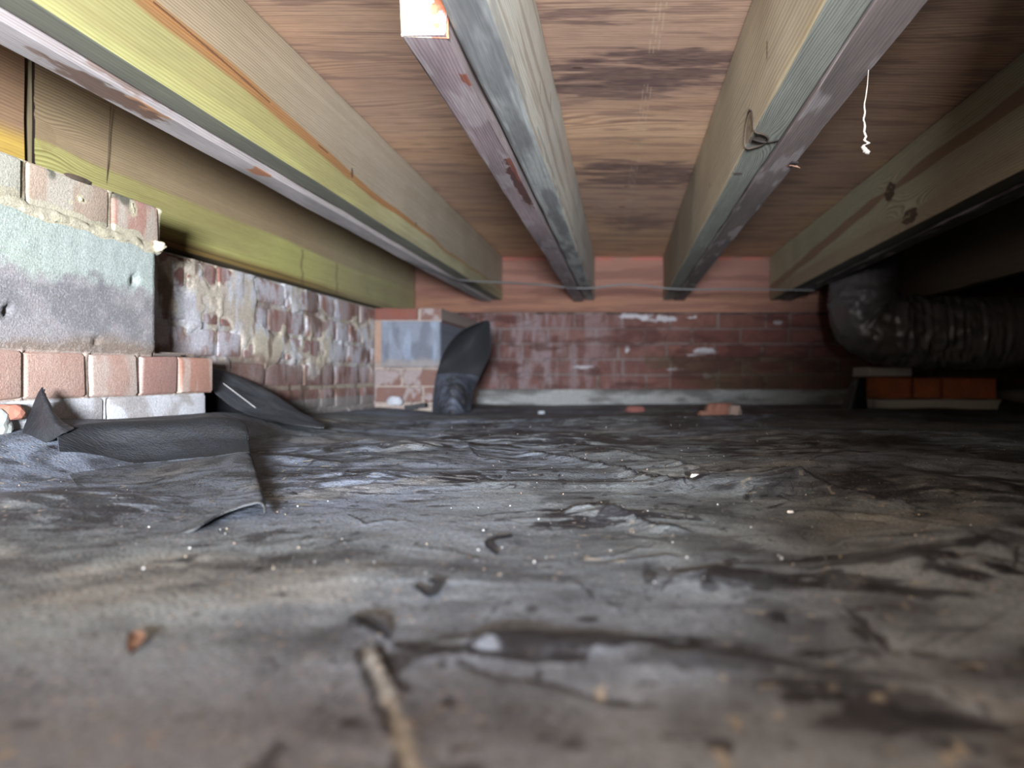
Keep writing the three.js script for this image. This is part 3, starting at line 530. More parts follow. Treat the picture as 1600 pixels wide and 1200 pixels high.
// ---------------------------------------------------------------- plywood overhead
{
  const Y = YT + H, X0 = -1.02, X1 = 2.25;
  const stains = [[.02, 1.27, .16, .05, 1], [.10, 1.20, .12, .03, 1], [-.03, 1.33, .12, .04, .8], [.06, 1.9, .14, .10, .9], [.0, 1.82, .10, .04, .7], [-.04, 1.06, .06, .02, .7], [.12, 1.42, .06, .015, .5], [.05, 2.5, .1, .1, .6]];
  const KN = [[-.075, 1.24, .010, .004], [.012, 2.02, .008, .004], [.045, 1.84, .008, .0035], [-.30, .91, .004, .002], [.0, 2.26, .012, .006], [.008, 2.5, .012, .006], [1.0, 1.03, .02, .008]];
  const make = (za, zb, W, Hh, seed) => tex(W, Hh, (u, v) => {
    const X = lerp(X0, X1, u), Z = lerp(za, zb, v);
    let w = (fbm(X * 1.1 + seed, Z * 5 + seed * 2, 3) - 0.5) * 0.14 + (fbm(X * 3.2 + seed, Z * 16, 2) - 0.5) * 0.022; let kd = 0;
    for (const k of KN) { const dx = (X - k[0]) / k[2], dz = (Z - k[1]) / k[3], r = dx * dx + dz * dz; if (r < 30) { w += k[3] * Math.exp(-r * 0.12) * Math.sign(dz); if (r < 1) kd = 1 - r * 0.4; } }
    let t = (Z + w) * 105; const c = Math.floor(t), f = t - c, k = 0.3 + 0.7 * TAB[(c * 13 + seed * 7) & 65535];
    const line = sst(0.15, 0.8, f) * (1 - sst(0.85, 1, f)) * k;
    const fib = vn(X * 26, Z * 900) * 0.6 + vn(X * 90, Z * 1500) * 0.4;
    const broad = fbm(X * 0.8 + 4 + seed, (Z + w) * 9 + 2, 3);
    let col = mixc([222, 184, 146], [196, 156, 124], broad); col = mixc(col, [138, 98, 74], line * 0.7);
    col = mixc(col, [150, 124, 112], sst(0.4, 0.7, fbm(X * 2.6 + 7, Z * 3, 3)) * 0.45);
    for (const s of stains) { const dx = (X - s[0]) / s[2], dz = (Z - s[1]) / s[3], r = dx * dx + dz * dz; if (r < 5) { const n = fbm(X * 16 + s[0] * 50, Z * 85, 4); const a = sst(0.50, 0.66, n * 0.55 + 0.42 - r * 0.10) * s[4]; col = mixc(col, [82, 62, 60], a * (0.45 + 0.4 * vn(X * 70, Z * 420))); } }
    col = mixc(col, [118, 92, 82], sst(0.58, 0.72, fbm(X * 9 + 3, Z * 60 + seed, 3)) * 0.4);
    if (kd) col = mixc(col, [62, 38, 30], kd * 0.85);
    // pale score lines of the mill stamp
    if (Math.abs(X - 0.055 + 0.03 * (Z - 1)) < 0.012 && Math.sin((X + 0.03 * Z) * 900) > 0.75 && vn(X * 3, Z * 30) > 0.35) col = mixc(col, [196, 176, 150], 0.5);
    return mulc(col, 0.86 + 0.26 * fib);
  }, { wrap: THREE.ClampToEdgeWrapping });
  const g = structure('ceiling'), r = rng(3);
  [[-1.2, -0.41, 512, 256], [-0.405, 0.807, 1024, 1024], [0.812, 2.028, 1600, 2048], [2.033, 3.25, 1400, 1600]].forEach(([za, zb, W, Hh], i) => {
    const geo = gridGeo(40, 30, (s, t) => [lerp(X0, X1, s), Y + (vn(s * 9, t * 6 + i) - 0.5) * 0.002, -lerp(za, zb, t)], (s, t) => [s, t]);
    const back = new THREE.BoxGeometry(X1 - X0, 0.016, zb - za).translate((X0 + X1) / 2, Y + 0.0095, -(za + zb) / 2); { const p = back.attributes.position, uv = back.attributes.uv; for (let k = 0; k < p.count; k++) uv.setXY(k, (p.getX(k) - X0) / (X1 - X0), (-p.getZ(k) - za) / (zb - za)); }
    part(i ? `plywood_panel_00${i}` : 'plywood_panel', mergeGeometries([geo, back]), wood(make(za, zb, W, Hh, i + 2), { roughness: 0.75 }), g);
  });
  part('upper_deck', new THREE.BoxGeometry(3.6, 0.03, 4.8).translate(0.6, Y + 0.036, -1.0), std({ color: 0x3a2a20 }), g);
}

// ---------------------------------------------------------------- joists
const ZN = -1.05, ZF = 3.195;
function joist(label, x0, x1, yb, texFn, { W = 2048, Hh = 1024, seed, strip, stripTex, r = 0.004, zn = ZN, zf = ZF, jit, category = 'joist', group, bow = 0 }) {
  const g = thing('floor_joist', label, category, group), h = YT - yb;
  part('timber', sweep(x0, x1, yb, YT - 0.0005, zn, zf, { seed, r, n: 140, jit, bow }), wood(boardTex(W, Hh, x1 - x0, h, zn, zf, texFn)), g);
  if (strip) {
    const [a, b, y, z0, z1] = strip;
    part('ledger_strip', sweep(a, b, y, y + 0.038, z0, z1, { seed: seed + 50, r: 0.002, n: 140, jit: 0.0014 }), wood(boardTex(2048, 256, b - a, 0.038, z0, z1, stripTex)), g);
  }
  return g;
}
const ledgerTex = (seed, base, red) => (Z, f, s) => {
  const gr = grain(Z, s + f * 0.05, 260, seed, 0.006), fib = fibre(Z, s + f, seed); let c = mixc(base, mulc(base, 0.72), fbm(Z * 5 + seed, s * 30 + f, 3));
  c = mixc(c, [192, 182, 180], sst(0.5, 0.66, fbm(Z * 9 + seed * 3, s * 60 + f * 2, 3)) * 0.55);
  for (const r of red ?? []) { const e = Math.hypot((Z - r[0]) / r[2], (s - r[1]) / r[3]) + (fbm(Z * 60, s * 200, 2) - 0.5) * 0.8; if (e < 1) c = mixc(c, r[4], sst(1, 0.7, e) * 0.9); }
  if (f === 0) c = mixc(c, [186, 170, 162], 0.45);
  return shade(c, mulc(c, 0.75), gr * 0.7, fib, 0.22);
};
const YEL = [194, 186, 114], YELD = [150, 138, 76], PINK = [156, 138, 112], GREYG = [148, 144, 122];
// outermost joist, on the left wall, in two lengths
const k0 = [[1.15, 0.118, 0.022], [2.6, 0.05, 0.012]];
const tex0 = (seed, knots, zEnd) => (Z, f, s) => {
  if (Z < 1.126 + 0.003 * vn(s * 90, 4)) return [34, 22, 15]; if (f !== 0) return shade([140, 122, 84], [100, 84, 56], grain(Z, s, 230, seed), fibre(Z, s, seed));  // dark bark end, blackened to hold the shade of the gap
  const [sh, kk, ring] = knotAt(knots, Z, s), v = s + sh; const edge = 0.106 + 0.012 * (vn(Z * 2.1, seed) - 0.5);
  const g = grain(Z, v + 0.05 * Math.max(0, 1.18 - Z) * (s > 0.05 ? 1 : .6), 215, seed, 0.010), fib = fibre(Z, v, seed);
  let c = mixc([204, 202, 124], [178, 168, 108], sst(0.35, 0.7, fbm(Z * 1.4, v * 20, 2))), l = [120, 106, 52];
  c = mixc(c, [150, 118, 62], sst(0.03, 0.004, v)); c = mixc(c, [74, 58, 36], sst(0.4, 0.62, vn(Z * 2, v * 260)) * sst(0.02, 0.008, v) * 0.8);
  if (v > edge - 0.004) { const t = sst(edge - 0.004, edge + 0.004, v); c = mixc(c, [172, 150, 114], t); l = mixc(l, [122, 98, 72], t); }
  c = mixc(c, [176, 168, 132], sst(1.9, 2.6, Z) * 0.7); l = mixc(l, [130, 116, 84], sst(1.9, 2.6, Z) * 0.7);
  // saw stains
  for (const z of [2.07, 2.32]) if (Math.abs(Z - z - (vn(s * 60, z) - 0.5) * 0.012) < 0.006 && v < 0.1) c = mixc(c, [84, 64, 52], 0.45);
  if (kk) c = mixc(c, [112, 86, 58], sst(0.3, 0.8, kk + (fbm(Z * 90, v * 120, 2) - 0.5)) * 0.15);
  c = shade(c, l, g * 0.75, fib, 0.14);
  return c;
};
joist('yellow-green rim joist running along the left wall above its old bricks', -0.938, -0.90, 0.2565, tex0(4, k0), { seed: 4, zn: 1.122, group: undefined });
joist('short yellow length of rim joist over the near pier, ending at the dark gap', -0.938, -0.90, 0.2565, (Z, f, s) => { const g = grain(Z, s, 200, 9, 0.01), t = sst(0.09, 0.12, s); return shade(mixc([206, 172, 84], [156, 124, 92], t), mixc([168, 128, 58], [104, 78, 60], t), g * 0.6, fibre(Z, s, 9), 0.14); }, { seed: 9, W: 1024, Hh: 512, zf: 1.108 });
{ const g = thing('gap_shade', 'added black filler for the shade in the gap between the two rim joist lengths', 'shade filler'); part('timber', sweep(-0.945, -0.915, 0.26, YT - 0.002, 1.109, 1.121, { seed: 71, n: 6 }), std({ color: 0x0c0806, roughness: 0.95 }), g); settle(g); }  // black piece added to give the gap its shade
// first joist in view
const k1 = [[1.42, 0.062, 0.006, 0.010], [1.86, 0.055, 0.005]];
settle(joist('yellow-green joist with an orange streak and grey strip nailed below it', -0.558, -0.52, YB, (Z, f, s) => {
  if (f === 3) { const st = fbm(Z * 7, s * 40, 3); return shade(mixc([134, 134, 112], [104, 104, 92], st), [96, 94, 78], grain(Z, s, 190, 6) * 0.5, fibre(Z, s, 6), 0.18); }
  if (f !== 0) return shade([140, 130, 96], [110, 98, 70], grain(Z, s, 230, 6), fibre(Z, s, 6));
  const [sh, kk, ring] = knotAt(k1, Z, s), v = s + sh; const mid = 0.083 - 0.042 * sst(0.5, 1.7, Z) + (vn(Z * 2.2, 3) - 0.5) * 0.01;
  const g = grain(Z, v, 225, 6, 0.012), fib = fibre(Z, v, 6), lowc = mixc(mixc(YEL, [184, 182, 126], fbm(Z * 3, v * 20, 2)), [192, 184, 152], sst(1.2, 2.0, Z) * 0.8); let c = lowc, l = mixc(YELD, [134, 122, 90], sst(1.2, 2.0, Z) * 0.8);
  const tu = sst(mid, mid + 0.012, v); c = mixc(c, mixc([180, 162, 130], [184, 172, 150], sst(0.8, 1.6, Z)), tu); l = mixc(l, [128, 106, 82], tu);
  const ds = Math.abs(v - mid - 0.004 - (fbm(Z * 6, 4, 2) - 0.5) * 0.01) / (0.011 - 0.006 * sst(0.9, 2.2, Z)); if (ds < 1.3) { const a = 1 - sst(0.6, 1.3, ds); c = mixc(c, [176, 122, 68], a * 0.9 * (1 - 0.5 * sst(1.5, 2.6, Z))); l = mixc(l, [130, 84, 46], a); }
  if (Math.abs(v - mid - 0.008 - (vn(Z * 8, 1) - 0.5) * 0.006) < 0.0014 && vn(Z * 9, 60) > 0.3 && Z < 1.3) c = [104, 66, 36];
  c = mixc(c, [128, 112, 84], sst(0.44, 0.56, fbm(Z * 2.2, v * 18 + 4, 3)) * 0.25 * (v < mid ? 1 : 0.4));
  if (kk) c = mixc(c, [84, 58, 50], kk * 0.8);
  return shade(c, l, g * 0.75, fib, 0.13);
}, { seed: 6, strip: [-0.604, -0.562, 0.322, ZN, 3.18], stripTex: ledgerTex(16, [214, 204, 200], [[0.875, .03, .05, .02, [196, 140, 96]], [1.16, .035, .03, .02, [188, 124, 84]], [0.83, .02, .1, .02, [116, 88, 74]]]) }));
// second: pale grey-green, with a strip that ends in a broken stub
{
  const k2 = [[1.22, 0.125, 0.004, 0.016], [1.06, .085, .003, .010]];
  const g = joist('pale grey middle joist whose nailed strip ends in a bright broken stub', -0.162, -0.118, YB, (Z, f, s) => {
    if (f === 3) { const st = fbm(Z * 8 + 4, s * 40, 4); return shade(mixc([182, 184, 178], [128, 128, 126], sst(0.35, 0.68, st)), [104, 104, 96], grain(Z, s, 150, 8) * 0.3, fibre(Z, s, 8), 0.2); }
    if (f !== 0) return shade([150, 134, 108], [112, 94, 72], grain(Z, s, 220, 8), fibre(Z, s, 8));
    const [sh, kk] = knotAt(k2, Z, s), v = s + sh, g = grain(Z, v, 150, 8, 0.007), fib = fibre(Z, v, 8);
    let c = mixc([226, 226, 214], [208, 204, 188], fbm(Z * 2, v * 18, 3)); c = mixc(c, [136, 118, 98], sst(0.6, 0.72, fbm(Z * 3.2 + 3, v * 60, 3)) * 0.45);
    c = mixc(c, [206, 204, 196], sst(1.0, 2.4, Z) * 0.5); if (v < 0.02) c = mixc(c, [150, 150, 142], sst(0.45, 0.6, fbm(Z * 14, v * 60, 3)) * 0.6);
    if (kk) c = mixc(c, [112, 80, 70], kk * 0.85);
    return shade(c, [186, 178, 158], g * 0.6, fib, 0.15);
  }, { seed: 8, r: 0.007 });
  const strip = [-0.208, -0.166, 0.323];
  part('ledger_strip', sweep(strip[0], strip[1], strip[2], strip[2] + 0.038, 0.695, 3.18, { seed: 58, r: 0.002, n: 140, jit: 0.0018 }), wood(boardTex(2048, 256, 0.042, 0.038, 0.695, 3.18, ledgerTex(18, [182, 160, 160], [[0.80, .04, .02, .006, [150, 84, 62]], [1.25, .036, .16, .012, [86, 44, 36]], [1.15, .04, .08, .005, [150, 82, 62]]]))), g);
  // the broken stub: fresh splintered wood facing the lens
  const stub = gridGeo(28, 28, (s, t) => {
    const x = lerp(strip[0] - 0.001, strip[1] + 0.001, s), y = lerp(strip[2] - 0.001, strip[2] + 0.0395, t);
    const e = Math.min(s, 1 - s, t, 1 - t), n = (fbm(s * 9, t * 9 + 3, 3) - 0.5) * 0.012 + (ridge(s * 13, t * 3, 2) - 0.5) * 0.006;
    const Z = 0.6935 + 0.004 * s - 0.006 * t + n * sst(0, 0.06, e) + (e === 0 ? 0.004 : 0); return [x, y + H, -Z];
  });
  const fm = tex(128, 128, (u, v) => { const n = fbm(u * 8, v * 30, 3), red = sst(0.62, 0.70, u + (fbm(u * 9 + 4, v * 9, 2) - 0.5) * 0.25); return mulc(mixc(mixc([250, 236, 208], [236, 210, 176], n), [196, 116, 84], red), 0.92 + 0.14 * vn(u * 60, v * 90)); }, { wrap: THREE.ClampToEdgeWrapping });
  const bs = part('broken_end', stub, std({ map: fm, roughness: 0.8 }), g); bs.userData = { label: 'pale freshly broken end of the strip' };
  settle(g);
}
// third: beige, with a large bark-edged knot
{
  const KX = 0.197, KZ = 1.03;
  const k3 = [[0.90, 0.07, 0.005, 0.012], [1.5, 0.06, 0.006], [2.1, .11, .005]];
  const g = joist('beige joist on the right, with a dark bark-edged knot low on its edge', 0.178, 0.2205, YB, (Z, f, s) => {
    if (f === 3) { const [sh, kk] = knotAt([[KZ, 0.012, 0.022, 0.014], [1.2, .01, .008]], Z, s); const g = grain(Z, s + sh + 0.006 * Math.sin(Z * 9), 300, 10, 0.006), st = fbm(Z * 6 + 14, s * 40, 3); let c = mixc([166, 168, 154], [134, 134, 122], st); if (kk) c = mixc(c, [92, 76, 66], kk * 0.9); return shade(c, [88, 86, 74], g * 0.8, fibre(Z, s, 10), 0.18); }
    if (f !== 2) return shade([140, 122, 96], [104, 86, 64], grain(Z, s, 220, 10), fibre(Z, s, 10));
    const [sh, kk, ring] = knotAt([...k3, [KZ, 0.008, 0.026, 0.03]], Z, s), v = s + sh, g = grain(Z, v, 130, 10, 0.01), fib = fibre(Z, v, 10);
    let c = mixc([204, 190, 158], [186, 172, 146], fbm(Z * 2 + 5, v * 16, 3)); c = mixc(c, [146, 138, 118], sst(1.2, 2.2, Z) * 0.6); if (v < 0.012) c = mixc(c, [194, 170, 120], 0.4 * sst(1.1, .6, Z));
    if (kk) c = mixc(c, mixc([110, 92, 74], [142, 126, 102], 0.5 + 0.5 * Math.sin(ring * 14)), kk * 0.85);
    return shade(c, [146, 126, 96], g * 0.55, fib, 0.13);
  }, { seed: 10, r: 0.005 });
  part('ledger_strip', sweep(0.2225, 0.2675, 0.3275, 0.3655, ZN, 3.18, { seed: 60, r: 0.002, n: 140, jit: 0.0012 }), wood(boardTex(2048, 256, 0.045, 0.038, ZN, 3.18, ledgerTex(20, [140, 124, 116], [[1.14, .04, .015, .008, [150, 108, 92]]]))), g);
  // knot rim: a raised ring of bark round the corner of the joist, and a splinter on the strip
  const ringPts = []; for (let i = 0; i <= 26; i++) { const a = Math.PI * 2 * i / 26, du = Math.sin(a) * 0.034, dv = 0.008 + Math.cos(a) * 0.031; ringPts.push(dv > 0 ? new THREE.Vector3(0.1775, YB + dv + H, -(KZ + du * 1.1)) : new THREE.Vector3(0.178 - dv * 1.1, YB + H - 0.0005, -(KZ + du * 1.1))); }
  const km = std({ color: 0x35291f, roughness: 0.8 });
  part('knot_rim', new THREE.TubeGeometry(new THREE.CatmullRomCurve3(ringPts, true), 60, 0.0016, 6, true), km, g);
  const kp = []; for (let i = 0; i <= 6; i++) kp.push(new THREE.Vector3(0.182 + i * 0.006, YB + H - 0.001, -(KZ - 0.008 + 0.012 * Math.sin(i * 0.5)))); part('knot_crack', new THREE.TubeGeometry(new THREE.CatmullRomCurve3(kp), 24, 0.0014, 5), std({ color: 0x201812, roughness: 0.9 }), g);
  const sp = new THREE.ConeGeometry(0.0035, 0.022, 6).rotateZ(-1.75).rotateY(0.5).translate(0.27, 0.327 + H, -1.145); part('splinter', sp, std({ color: 0x9a7660, roughness: 0.9 }), g);
  const nick = new THREE.BoxGeometry(0.012, 0.003, 0.006, 3, 1, 2).rotateY(0.4).translate(0.263, 0.3268 + H, -1.125); part('nick', nick, std({ color: 0x1c1512, roughness: 1 }), g);
  settle(g);
}
// fourth and fifth, in the dark at the right
const k4 = [[1.76, 0.112, 0.034, 0.020], [1.64, 0.026, 0.042, 0.016]];
{
  const g = joist('dark olive joist at the far right, with two large dark knots in its side', 0.64, 0.682, YB, (Z, f, s) => {
    if (f === 3) return shade([104, 100, 84], [70, 66, 54], grain(Z, s, 250, 12), fibre(Z, s, 12), 0.2);
    if (f !== 2) return shade([120, 108, 82], [90, 78, 58], grain(Z, s, 200, 12), fibre(Z, s, 12));
    const [sh, kk, ring] = knotAt(k4, Z, s), v = s + sh, g = grain(Z, v, 190, 12, 0.014), b = sst(0.006, 0.0, Math.abs(v - 0.118 + 0.05 * Math.max(0, Z - 1.76)) - 0.009 - 0.006 * vn(Z * 9, 2));
    let c = mixc([200, 190, 156], [180, 174, 142], fbm(Z * 2, v * 14, 2)); c = mixc(c, [142, 104, 80], b * 0.75); c = mixc(c, [150, 118, 92], sst(0.07, 0.03, v) * 0.4);
    { const e = kk + (fbm(Z * 45, v * 60, 3) - 0.5) * 2.6; if (kk > 0.02) c = mixc(c, mixc([58, 40, 30], [104, 80, 58], fbm(Z * 50 + 4, v * 140, 2)), sst(0.35, 0.6, e)); }
    return shade(c, [146, 130, 100], g * 0.7, fibre(Z, v, 12), 0.15);
  }, { seed: 12, strip: [0.686, 0.728, 0.327, ZN, 3.18], stripTex: ledgerTex(22, [92, 82, 76]) });
  settle(g);
  const g5 = joist('wide joist lost in the dark beyond the duct, at the right edge', 1.08, 1.12, 0.285, (Z, f, s) => shade([110, 98, 78], [84, 72, 56], grain(Z, s, 200, 14), fibre(Z, s, 14), 0.15), { seed: 14, W: 1024, Hh: 512 });
  settle(g5);
}
// rim board over the far wall
{
  const g = thing('rim_board', 'reddish-brown rim board across the far end above the brick wall', 'board');
  part('timber', (() => { const y0 = 0.2785, y1 = YT - 0.001, h = y1 - y0; return gridGeo(120, 16, (s, t) => [lerp(-0.9, 2.2, s), lerp(y0, y1, t) + H, -3.2 + (vn(s * 40, t * 5) - 0.5) * 0.002], (s, t) => [s, t]); })(), wood(tex(2048, 256, (u, v) => {
    const X = lerp(-0.9, 2.2, u), s = v * 0.24, g = grain(X, s, 90, 15, 0.05), fib = fibre(X, s, 15); let c = mixc([142, 98, 82], [124, 90, 76], fbm(X * 2, s * 14, 3));
    c = mixc(c, [136, 96, 64], sst(0.10, 0.05, s) * 0.45); c = mixc(c, [96, 60, 50], sst(0.5, 0.62, fbm(X * 4 + 7, s * 40, 3)) * 0.5); if (s > 0.225) c = mixc(c, [160, 82, 70], sst(0.42, 0.55, fbm(X * 18, s * 20, 2)) * 0.7);
    return shade(c, [110, 66, 48], g * 0.6, fib, 0.15);
  }, { wrap: THREE.ClampToEdgeWrapping })), g);
  part('back_board', new THREE.BoxGeometry(3.1, 0.24, 0.036).translate(0.65, 0.399 + H, -3.221), std({ color: 0x7a4c38 }), g);
  part('sill_gap_shade', new THREE.BoxGeometry(3.0, 0.012, 0.05).translate(0.65, 0.276 + H, -3.232), std({ color: 0x2a201c }), g);  // dark strip standing in for the shadow gap under the rim
  settle(g);
}

// ---------------------------------------------------------------- flexible duct, cable, thread
{
  const g = thing('flexible_duct', 'fat black flexible duct with crinkled shiny plastic jacket, bending down from the floor above', 'duct');
  const path = new THREE.CatmullRomCurve3([[.89, .498, 2.62], [.875, .42, 2.61], [.855, .29, 2.60], [.865, .205, 2.59], [.94, .163, 2.57], [1.12, .155, 2.55], [1.5, .152, 2.5], [1.9, .15, 2.45], [2.23, .15, 2.42]].map(p => new THREE.Vector3(p[0], p[1] + H, -p[2])), false, 'catmullrom', 0.5);
  const n = 420, m = 72, fr = path.computeFrenetFrames(n, false), Lp = path.getLength();
  const geo = gridGeo(m, n, (s, t, i, j) => {
    const a = s * Math.PI * 2, c = path.getPointAt(t), k = t * Lp, bend = sst(0.12, 0.24, k) * (1 - sst(0.55, 0.9, k));
    const ii = i % m, sx = Math.cos(a) * 3, sy = Math.sin(a) * 3;
    let r = 0.118 + 0.0009 * Math.sin((k + a * 0.004) * Math.PI * 2 / 0.026);
    r += (ridge(k * 26 + 3, sx * 0.9 + 20, 2) - 0.5) * 0.016 * (0.2 + bend) + (ridge(sx * 1.6 + k * 22, sy * 1.6 + 11, 3) - 0.5) * 0.014 * (0.18 + bend) + (fbm(k * 6, sy + 30, 2) - 0.5) * 0.012;
    const N = fr.normals[j], B = fr.binormals[j]; return [c.x + (N.x * Math.cos(a) + B.x * Math.sin(a)) * r, c.y + (N.y * Math.cos(a) + B.y * Math.sin(a)) * r, c.z + (N.z * Math.cos(a) + B.z * Math.sin(a)) * r];
  });
  part('jacket', geo, std({ color: new THREE.Color().setRGB(0.09, 0.082, 0.08), roughness: 0.32 }), g);
  part('collar', new THREE.CylinderGeometry(0.1, 0.1, 0.03, 40, 1).translate(.89, YT - 0.022 + H, -2.62), std({ color: 0x55585a, metalness: 0.8, roughness: 0.4 }), g);
  settle(g);
}
{
  const pts = [[-.598, .3215, 2.02], [-.57, .319, 2.2], [-.53, .317, 2.42], [-.40, .325, 2.55], [-.28, .329, 2.65], [-.14, .3225, 2.7], [.02, .338, 2.71], [.2, .3225, 2.72], [.42, .325, 2.74], [.66, .3235, 2.76], [.72, .322, 2.76]].map(p => new THREE.Vector3(p[0], p[1] + H, -p[2]));
  solo('cable', new THREE.TubeGeometry(new THREE.CatmullRomCurve3(pts), 160, 0.0034, 8), std({ color: 0x5a5856, roughness: 0.6 }), 'thin grey cable strung under the joists near the far end', 'cable');
}
{
  // a wisp hanging from the strip of the third joist
  const g = [[1357, 112], [1355.5, 130], [1353, 150], [1350.5, 165], [1351.5, 176], [1349.5, 186], [1351.5, 196], [1350.5, 206], [1353, 213], [1351, 219], [1357, 224], [1349, 228], [1353, 236], [1356, 241]].map(p => P(p[0], p[1], 0.785)); g[0].y += 0.002;
  const c = new THREE.CatmullRomCurve3(g), n = 140, m = 8, wd = [[0, .0003], [.3, .0009], [.6, .0012], [.74, .0018], [.84, .0016], [.9, .0032], [.94, .0042], [.98, .0026], [1, .0012]];
  const rad = t => { for (let i = 0; i + 1 < wd.length; i++) if (t <= wd[i + 1][0]) return lerp(wd[i][1], wd[i + 1][1], (t - wd[i][0]) / (wd[i + 1][0] - wd[i][0])); return wd.at(-1)[1]; };
  const geo = gridGeo(m, n, (s, t) => { const p = c.getPoint(t), a = s * Math.PI * 2, r = rad(t) * (0.8 + 0.5 * vn(t * 60, Math.cos(a) * 2 + 5)); return [p.x + Math.cos(a) * r, p.y, p.z + Math.sin(a) * r]; });
  solo('hanging_wisp', geo, std({ color: 0x8c8278, roughness: 0.95 }), 'twisted pale wisp of fibre hanging from the strip under the beige joist', 'wisp');
}

// ---------------------------------------------------------------- rubble and scraps on the sheet
function stoneGeo(sx, sy, sz, seed, det = 2) { let g = mergeVertices(new THREE.IcosahedronGeometry(1, det).deleteAttribute('uv').deleteAttribute('normal')); const p = g.attributes.position; for (let i = 0; i < p.count; i++) { const x = p.getX(i), y = p.getY(i), z = p.getZ(i); const s = 0.8 + 0.5 * fbm(x * 1.3 + seed * 3.1 + z, y * 1.3 + seed + z * 0.7, 3) + 0.2 * (ridge(x * 2 + seed, z * 2 + y, 2) - 0.5); p.setXYZ(i, x * s * sx, Math.max(-0.6, Math.min(0.75, y * s)) * sy, z * s * sz); } g = g.toNonIndexed(); g.computeVertexNormals(); uv1(g, (x, y, z) => [x + z, y + z]); g.setAttribute('uv', g.attributes.uv1.clone()); return g; }
function lay(name, px, py, [sx, sy, sz], color, seed, label, category, group, sink = 0.3) {
  const [X, Z] = onFloor(px, py), y = hFloor(X, Z); const g = stoneGeo(sx, sy, sz, seed); g.translate(X, y + H + sy * (0.55 - sink), -Z);
  return solo(name, g, std({ color, roughness: 0.95, bumpMap: grit, bumpScale: 0.002 }), label, category, group);
}
lay('brick_fragment', 1124, 652, [.038, .034, .03], 0x7e5446, 3, 'largest red brick fragment lying on the sheet near the far wall', 'brick fragment');
lay('brick_fragment', 1105, 652, [.026, .014, .02], 0x7a5648, 9, 'flat shard beside the largest red brick fragment near the far wall', 'brick fragment');
lay('stone', 1148, 653, [.017, .026, .016], 0x8c786c, 14, 'small pinkish stone standing just beside the largest red brick fragment', 'stone');
lay('brick_fragment', 992, 641, [.034, .020, .024], 0x70463e, 5, 'dull red brick fragment lying by itself at the far end of the sheet', 'brick fragment');
lay('pebble', 846, 644, [.012, .011, .011], 0x8c9094, 8, 'lone whitish pebble on the far part of the sheet below the rim board', 'pebble');
lay('mortar_crumb', 1086, 756, [.0045, .004, .004], 0xe6e2dc, 2, 'bright white mortar crumb in a crease of the sheet', 'mortar crumb');
lay('mortar_crumb', 1235, 801, [.0026, .0022, .0024], 0xe0dcd4, 4, 'small white mortar crumb on the dark sheet below the orange tan hump', 'mortar crumb');
{ const g = stoneGeo(.016, .026, .03, 21, 4); const p = P(8, 664, 0.885); g.translate(-0.765, p.y, p.z); solo('mortar_chunk', g, std({ color: 0xb8bcb4, roughness: 0.95, bumpMap: null }), 'whitish mortar chunk at the foot of the near brick pier', 'mortar chunk'); }
{ const g = stoneGeo(.014, .014, .016, 27); const p = P(27, 645, 0.915); g.translate(-0.762, p.y, p.z); solo('brick_fragment', g, std({ color: 0x94604e, roughness: 0.95 }), 'salmon-red brick bit wedged against the foot of the near brick pier', 'brick fragment'); }
{ const p = P(617, 625, 2.46), g = stoneGeo(.024, .022, .02, 33); g.translate(p.x, p.y - 0.004, p.z); solo('mortar_chunk', g, std({ color: 0xa4a6aa, roughness: 0.95 }), 'white mortar chunk at the foot of the far corner pier', 'mortar chunk'); }
{ const p = P(650, 632, 2.46), g = new THREE.BoxGeometry(.07, .014, .03, 6, 2, 3); const q = g.attributes.position; for (let i = 0; i < q.count; i++) q.setY(i, q.getY(i) + (vn(q.getX(i) * 60 + 4, q.getZ(i) * 60) - .5) * .006); g.rotateZ(0.12); g.translate(p.x, p.y - 0.006, p.z); g.computeVertexNormals(); solo('plastic_scrap', g, std({ color: 0x1e1e20, roughness: 0.7 }), 'dark scrap lying at the foot of the far corner pier', 'scrap'); }
// a fallen leaf in the foreground
{
  const [X, Z] = onFloor(207, 1008), y = hFloor(X, Z) + H;
  const g = gridGeo(16, 24, (s, t) => { const w = 0.0034 * Math.sin(Math.PI * Math.min(1, t * 0.96 + 0.03)) ** 0.8, a = (s - 0.5) * 2; return [a * w + 0.0014 * Math.sin(t * 4), 0.0012 + 0.0016 * (a * a) + 0.001 * Math.sin(t * 5), (t - 0.5) * 0.026]; });
  g.rotateY(0.6); g.translate(X, y, -Z); const q = solo('dry_leaf', g, std({ color: 0x70523e, roughness: 0.9 }), 'small orange-brown dry leaf in the blurred foreground at the lower left', 'leaf');
}
// curled black strips
function strip(pts, w, up, label, seed) {
  const c = new THREE.CatmullRomCurve3(pts.map(([px, py], i) => { const [X, Z] = onFloor(px, py); return new THREE.Vector3(X, hFloor(X, Z) + H + 0.0012 + (up[i] ?? 0), -Z); }));
  const n = 50, geo = gridGeo(4, n, (s, t) => { const p = c.getPoint(t), d = c.getTangent(t), nx = d.z, nz = -d.x, L = Math.hypot(nx, nz) || 1, k = (s - 0.5) * w * (0.6 + 0.7 * Math.sin(Math.PI * t)) ; return [p.x + nx / L * k, p.y + Math.abs(s - 0.5) * w * 0.5, p.z + nz / L * k]; });
  const b = geo.clone(); { const q = b.attributes.position; for (let i = 0; i < q.count; i++) q.setY(i, q.getY(i) - 0.0009); const id = b.index.array; for (let i = 0; i < id.length; i += 3) { const s = id[i]; id[i] = id[i + 1]; id[i + 1] = s; } b.computeVertexNormals(); }
  return solo('plastic_strip', mergeGeometries([geo, b]), std({ color: 0x232326, roughness: 0.6 }), label, 'plastic scrap');
}
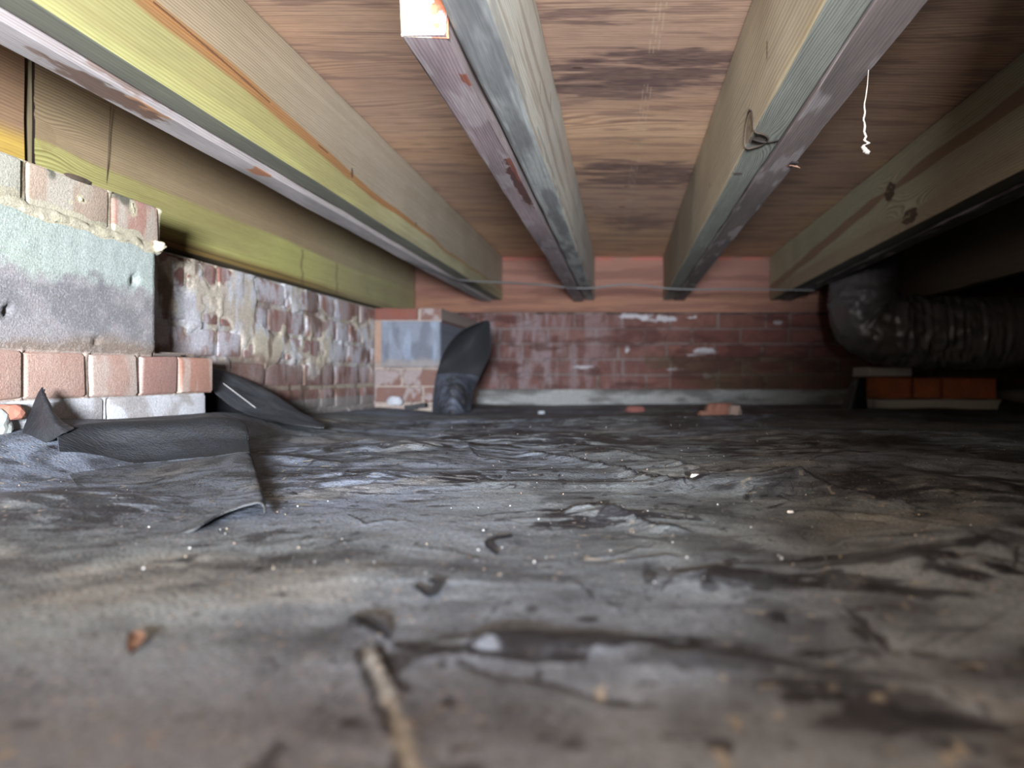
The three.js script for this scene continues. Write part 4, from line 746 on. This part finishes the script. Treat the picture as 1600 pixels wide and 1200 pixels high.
strip([[800, 838], [772, 846], [763, 852], [770, 860], [776, 865]], 0.004, [.001, .002, .002, .001, 0], 'hook-shaped black plastic strip on the dusty sheet before the middle joists');
strip([[646, 926], [662, 933], [673, 938], [686, 928], [690, 926], [668, 922]], 0.004, [.001, .001, .001, .003, .003, .002], 'small triangular black plastic curl lying in front of the folded flap');
strip([[546, 974], [570, 984], [590, 993], [606, 999]], 0.005, [.001, .002, .001, 0], 'straight black plastic strip in the blurred foreground above the pale ridge');

{ const p = [[173, 166, 1.285], [171, 205, 1.285], [169, 250, 1.283], [166, 298, 1.285]].map(a => P(...a)); solo('cobweb_thread', new THREE.TubeGeometry(new THREE.CatmullRomCurve3(p), 20, 0.0006, 5), std({ color: 0x2c241c, roughness: 0.9 }), 'hair-thin dark thread hanging straight down over the rim joist above the near pier', 'thread'); }
{ const p = [[349, 599, 1.472], [374, 618, 1.45], [399, 637, 1.42]].map(a => P(...a)); solo('straw', new THREE.TubeGeometry(new THREE.CatmullRomCurve3(p), 20, 0.0008, 6), std({ color: 0xb8b4b0, roughness: 0.7 }), 'thin pale straw lying across the curled flap behind the near pier', 'straw'); }
{ const g = stoneGeo(.006, .0055, .024, 41, 3); const p = P(124, 281, 1.045); g.translate(-0.772, p.y, p.z); solo('mud_clump', g, std({ color: 0x4c3e30, roughness: 1 }), 'dark crumbly mud clump on the top brick of the near pier', 'mud clump'); }

// loose grit: crumbs of mortar and sand
{
  const r = rng(99), N = 2600, base = new THREE.IcosahedronGeometry(1, 0), im = new THREE.InstancedMesh(base, std({ color: 0xffffff, roughness: 0.95 }), N), M = new THREE.Matrix4(), q = new THREE.Quaternion(), col = new THREE.Color();
  let k = 0; while (k < N) {
    const X = -0.8 + r() * 1.8, Z = 0.42 + Math.pow(r(), 1.2) * 1.5; if (fbm(X * 4 + 60, Z * 4 + 3, 3) < 0.3 + r() * 0.35) continue;
    const s = 0.00022 + r() ** 7 * 0.0008; q.setFromEuler(new THREE.Euler(r() * 6, r() * 6, r() * 6)); M.compose(new THREE.Vector3(X, hFloor(X, Z) + H + s * 0.4, -Z), q, new THREE.Vector3(s * (0.8 + r() * 0.5), s * 0.8, s)); im.setMatrixAt(k, M);
    const v = r(); col.set(v < 0.6 ? 0xb8b6b2 : v < 0.85 ? 0x9a8c78 : 0x907868); im.setColorAt(k, col); k++;
  }
  im.name = 'grit'; im.userData = { kind: 'stuff', label: 'pale mortar grit and sand scattered over the dusty sheet', category: 'grit' }; im.castShadow = im.receiveShadow = true; scene.add(im);
}

// ---------------------------------------------------------------- behind the lens: an added cross wall, its opening cut to shade the daylight, front wall with its hatch
{
  const m = std({ color: 0x7a6258, roughness: 1 });
  const g = structure('wall_light_mask'), s = new THREE.Shape(), e = [[-0.98, -0.25], [2.25, -0.25], [2.25, 0.325], [-0.98, 0.325]];
  e.forEach((p, i) => i ? s.lineTo(p[0], p[1] + H) : s.moveTo(p[0], p[1] + H));
  const o = new THREE.Path(); [[-0.84, -0.05], [0.07, -0.05], [0.075, -0.04], [0.085, 0.0], [0.125, 0.045], [0.165, 0.08], [0.20, 0.12], [0.228, 0.2], [0.236, 0.26], [0.238, 0.312], [-0.84, 0.312]].forEach((p, i) => i ? o.lineTo(p[0], p[1] + H) : o.moveTo(p[0], p[1] + H)); s.holes.push(o);
  for (const [a, b] of [[-0.898, -0.606], [-0.518, -0.164], [-0.116, 0.176], [0.27, 0.638], [0.73, 1.078], [1.122, 2.24]]) part('light_stop', new THREE.BoxGeometry(b - a, 0.19, 0.1).translate((a + b) / 2, 0.421 + H, 0.08), m, g);  // added boxes that stop daylight reaching the ceiling over the lens
  part('masonry', new THREE.ExtrudeGeometry(s, { depth: 0.1, bevelEnabled: false }).translate(0, 0, 0.03), m, g);  // unseen mask added to keep daylight off the right side
  const f = structure('wall_front'), q = new THREE.Shape(); [[-1.05, -0.25], [2.3, -0.25], [2.3, 0.6], [-1.05, 0.6]].forEach((p, i) => i ? q.lineTo(p[0], p[1] + H) : q.moveTo(p[0], p[1] + H));
  const hole = new THREE.Path(), hx = HATCH.w / 2 + 0.01, hy = HATCH.h / 2 + 0.01; [[-hx, -hy], [hx, -hy], [hx, hy], [-hx, hy]].forEach((p, i) => i ? hole.lineTo(p[0] + HATCH.x, p[1] + HATCH.y) : hole.moveTo(p[0] + HATCH.x, p[1] + HATCH.y)); q.holes.push(hole);
  part('masonry', new THREE.ExtrudeGeometry(q, { depth: 0.12, bevelEnabled: false }).translate(0, 0, HATCH.z + 0.06), m, f);
}
renderer.render(scene, camera);
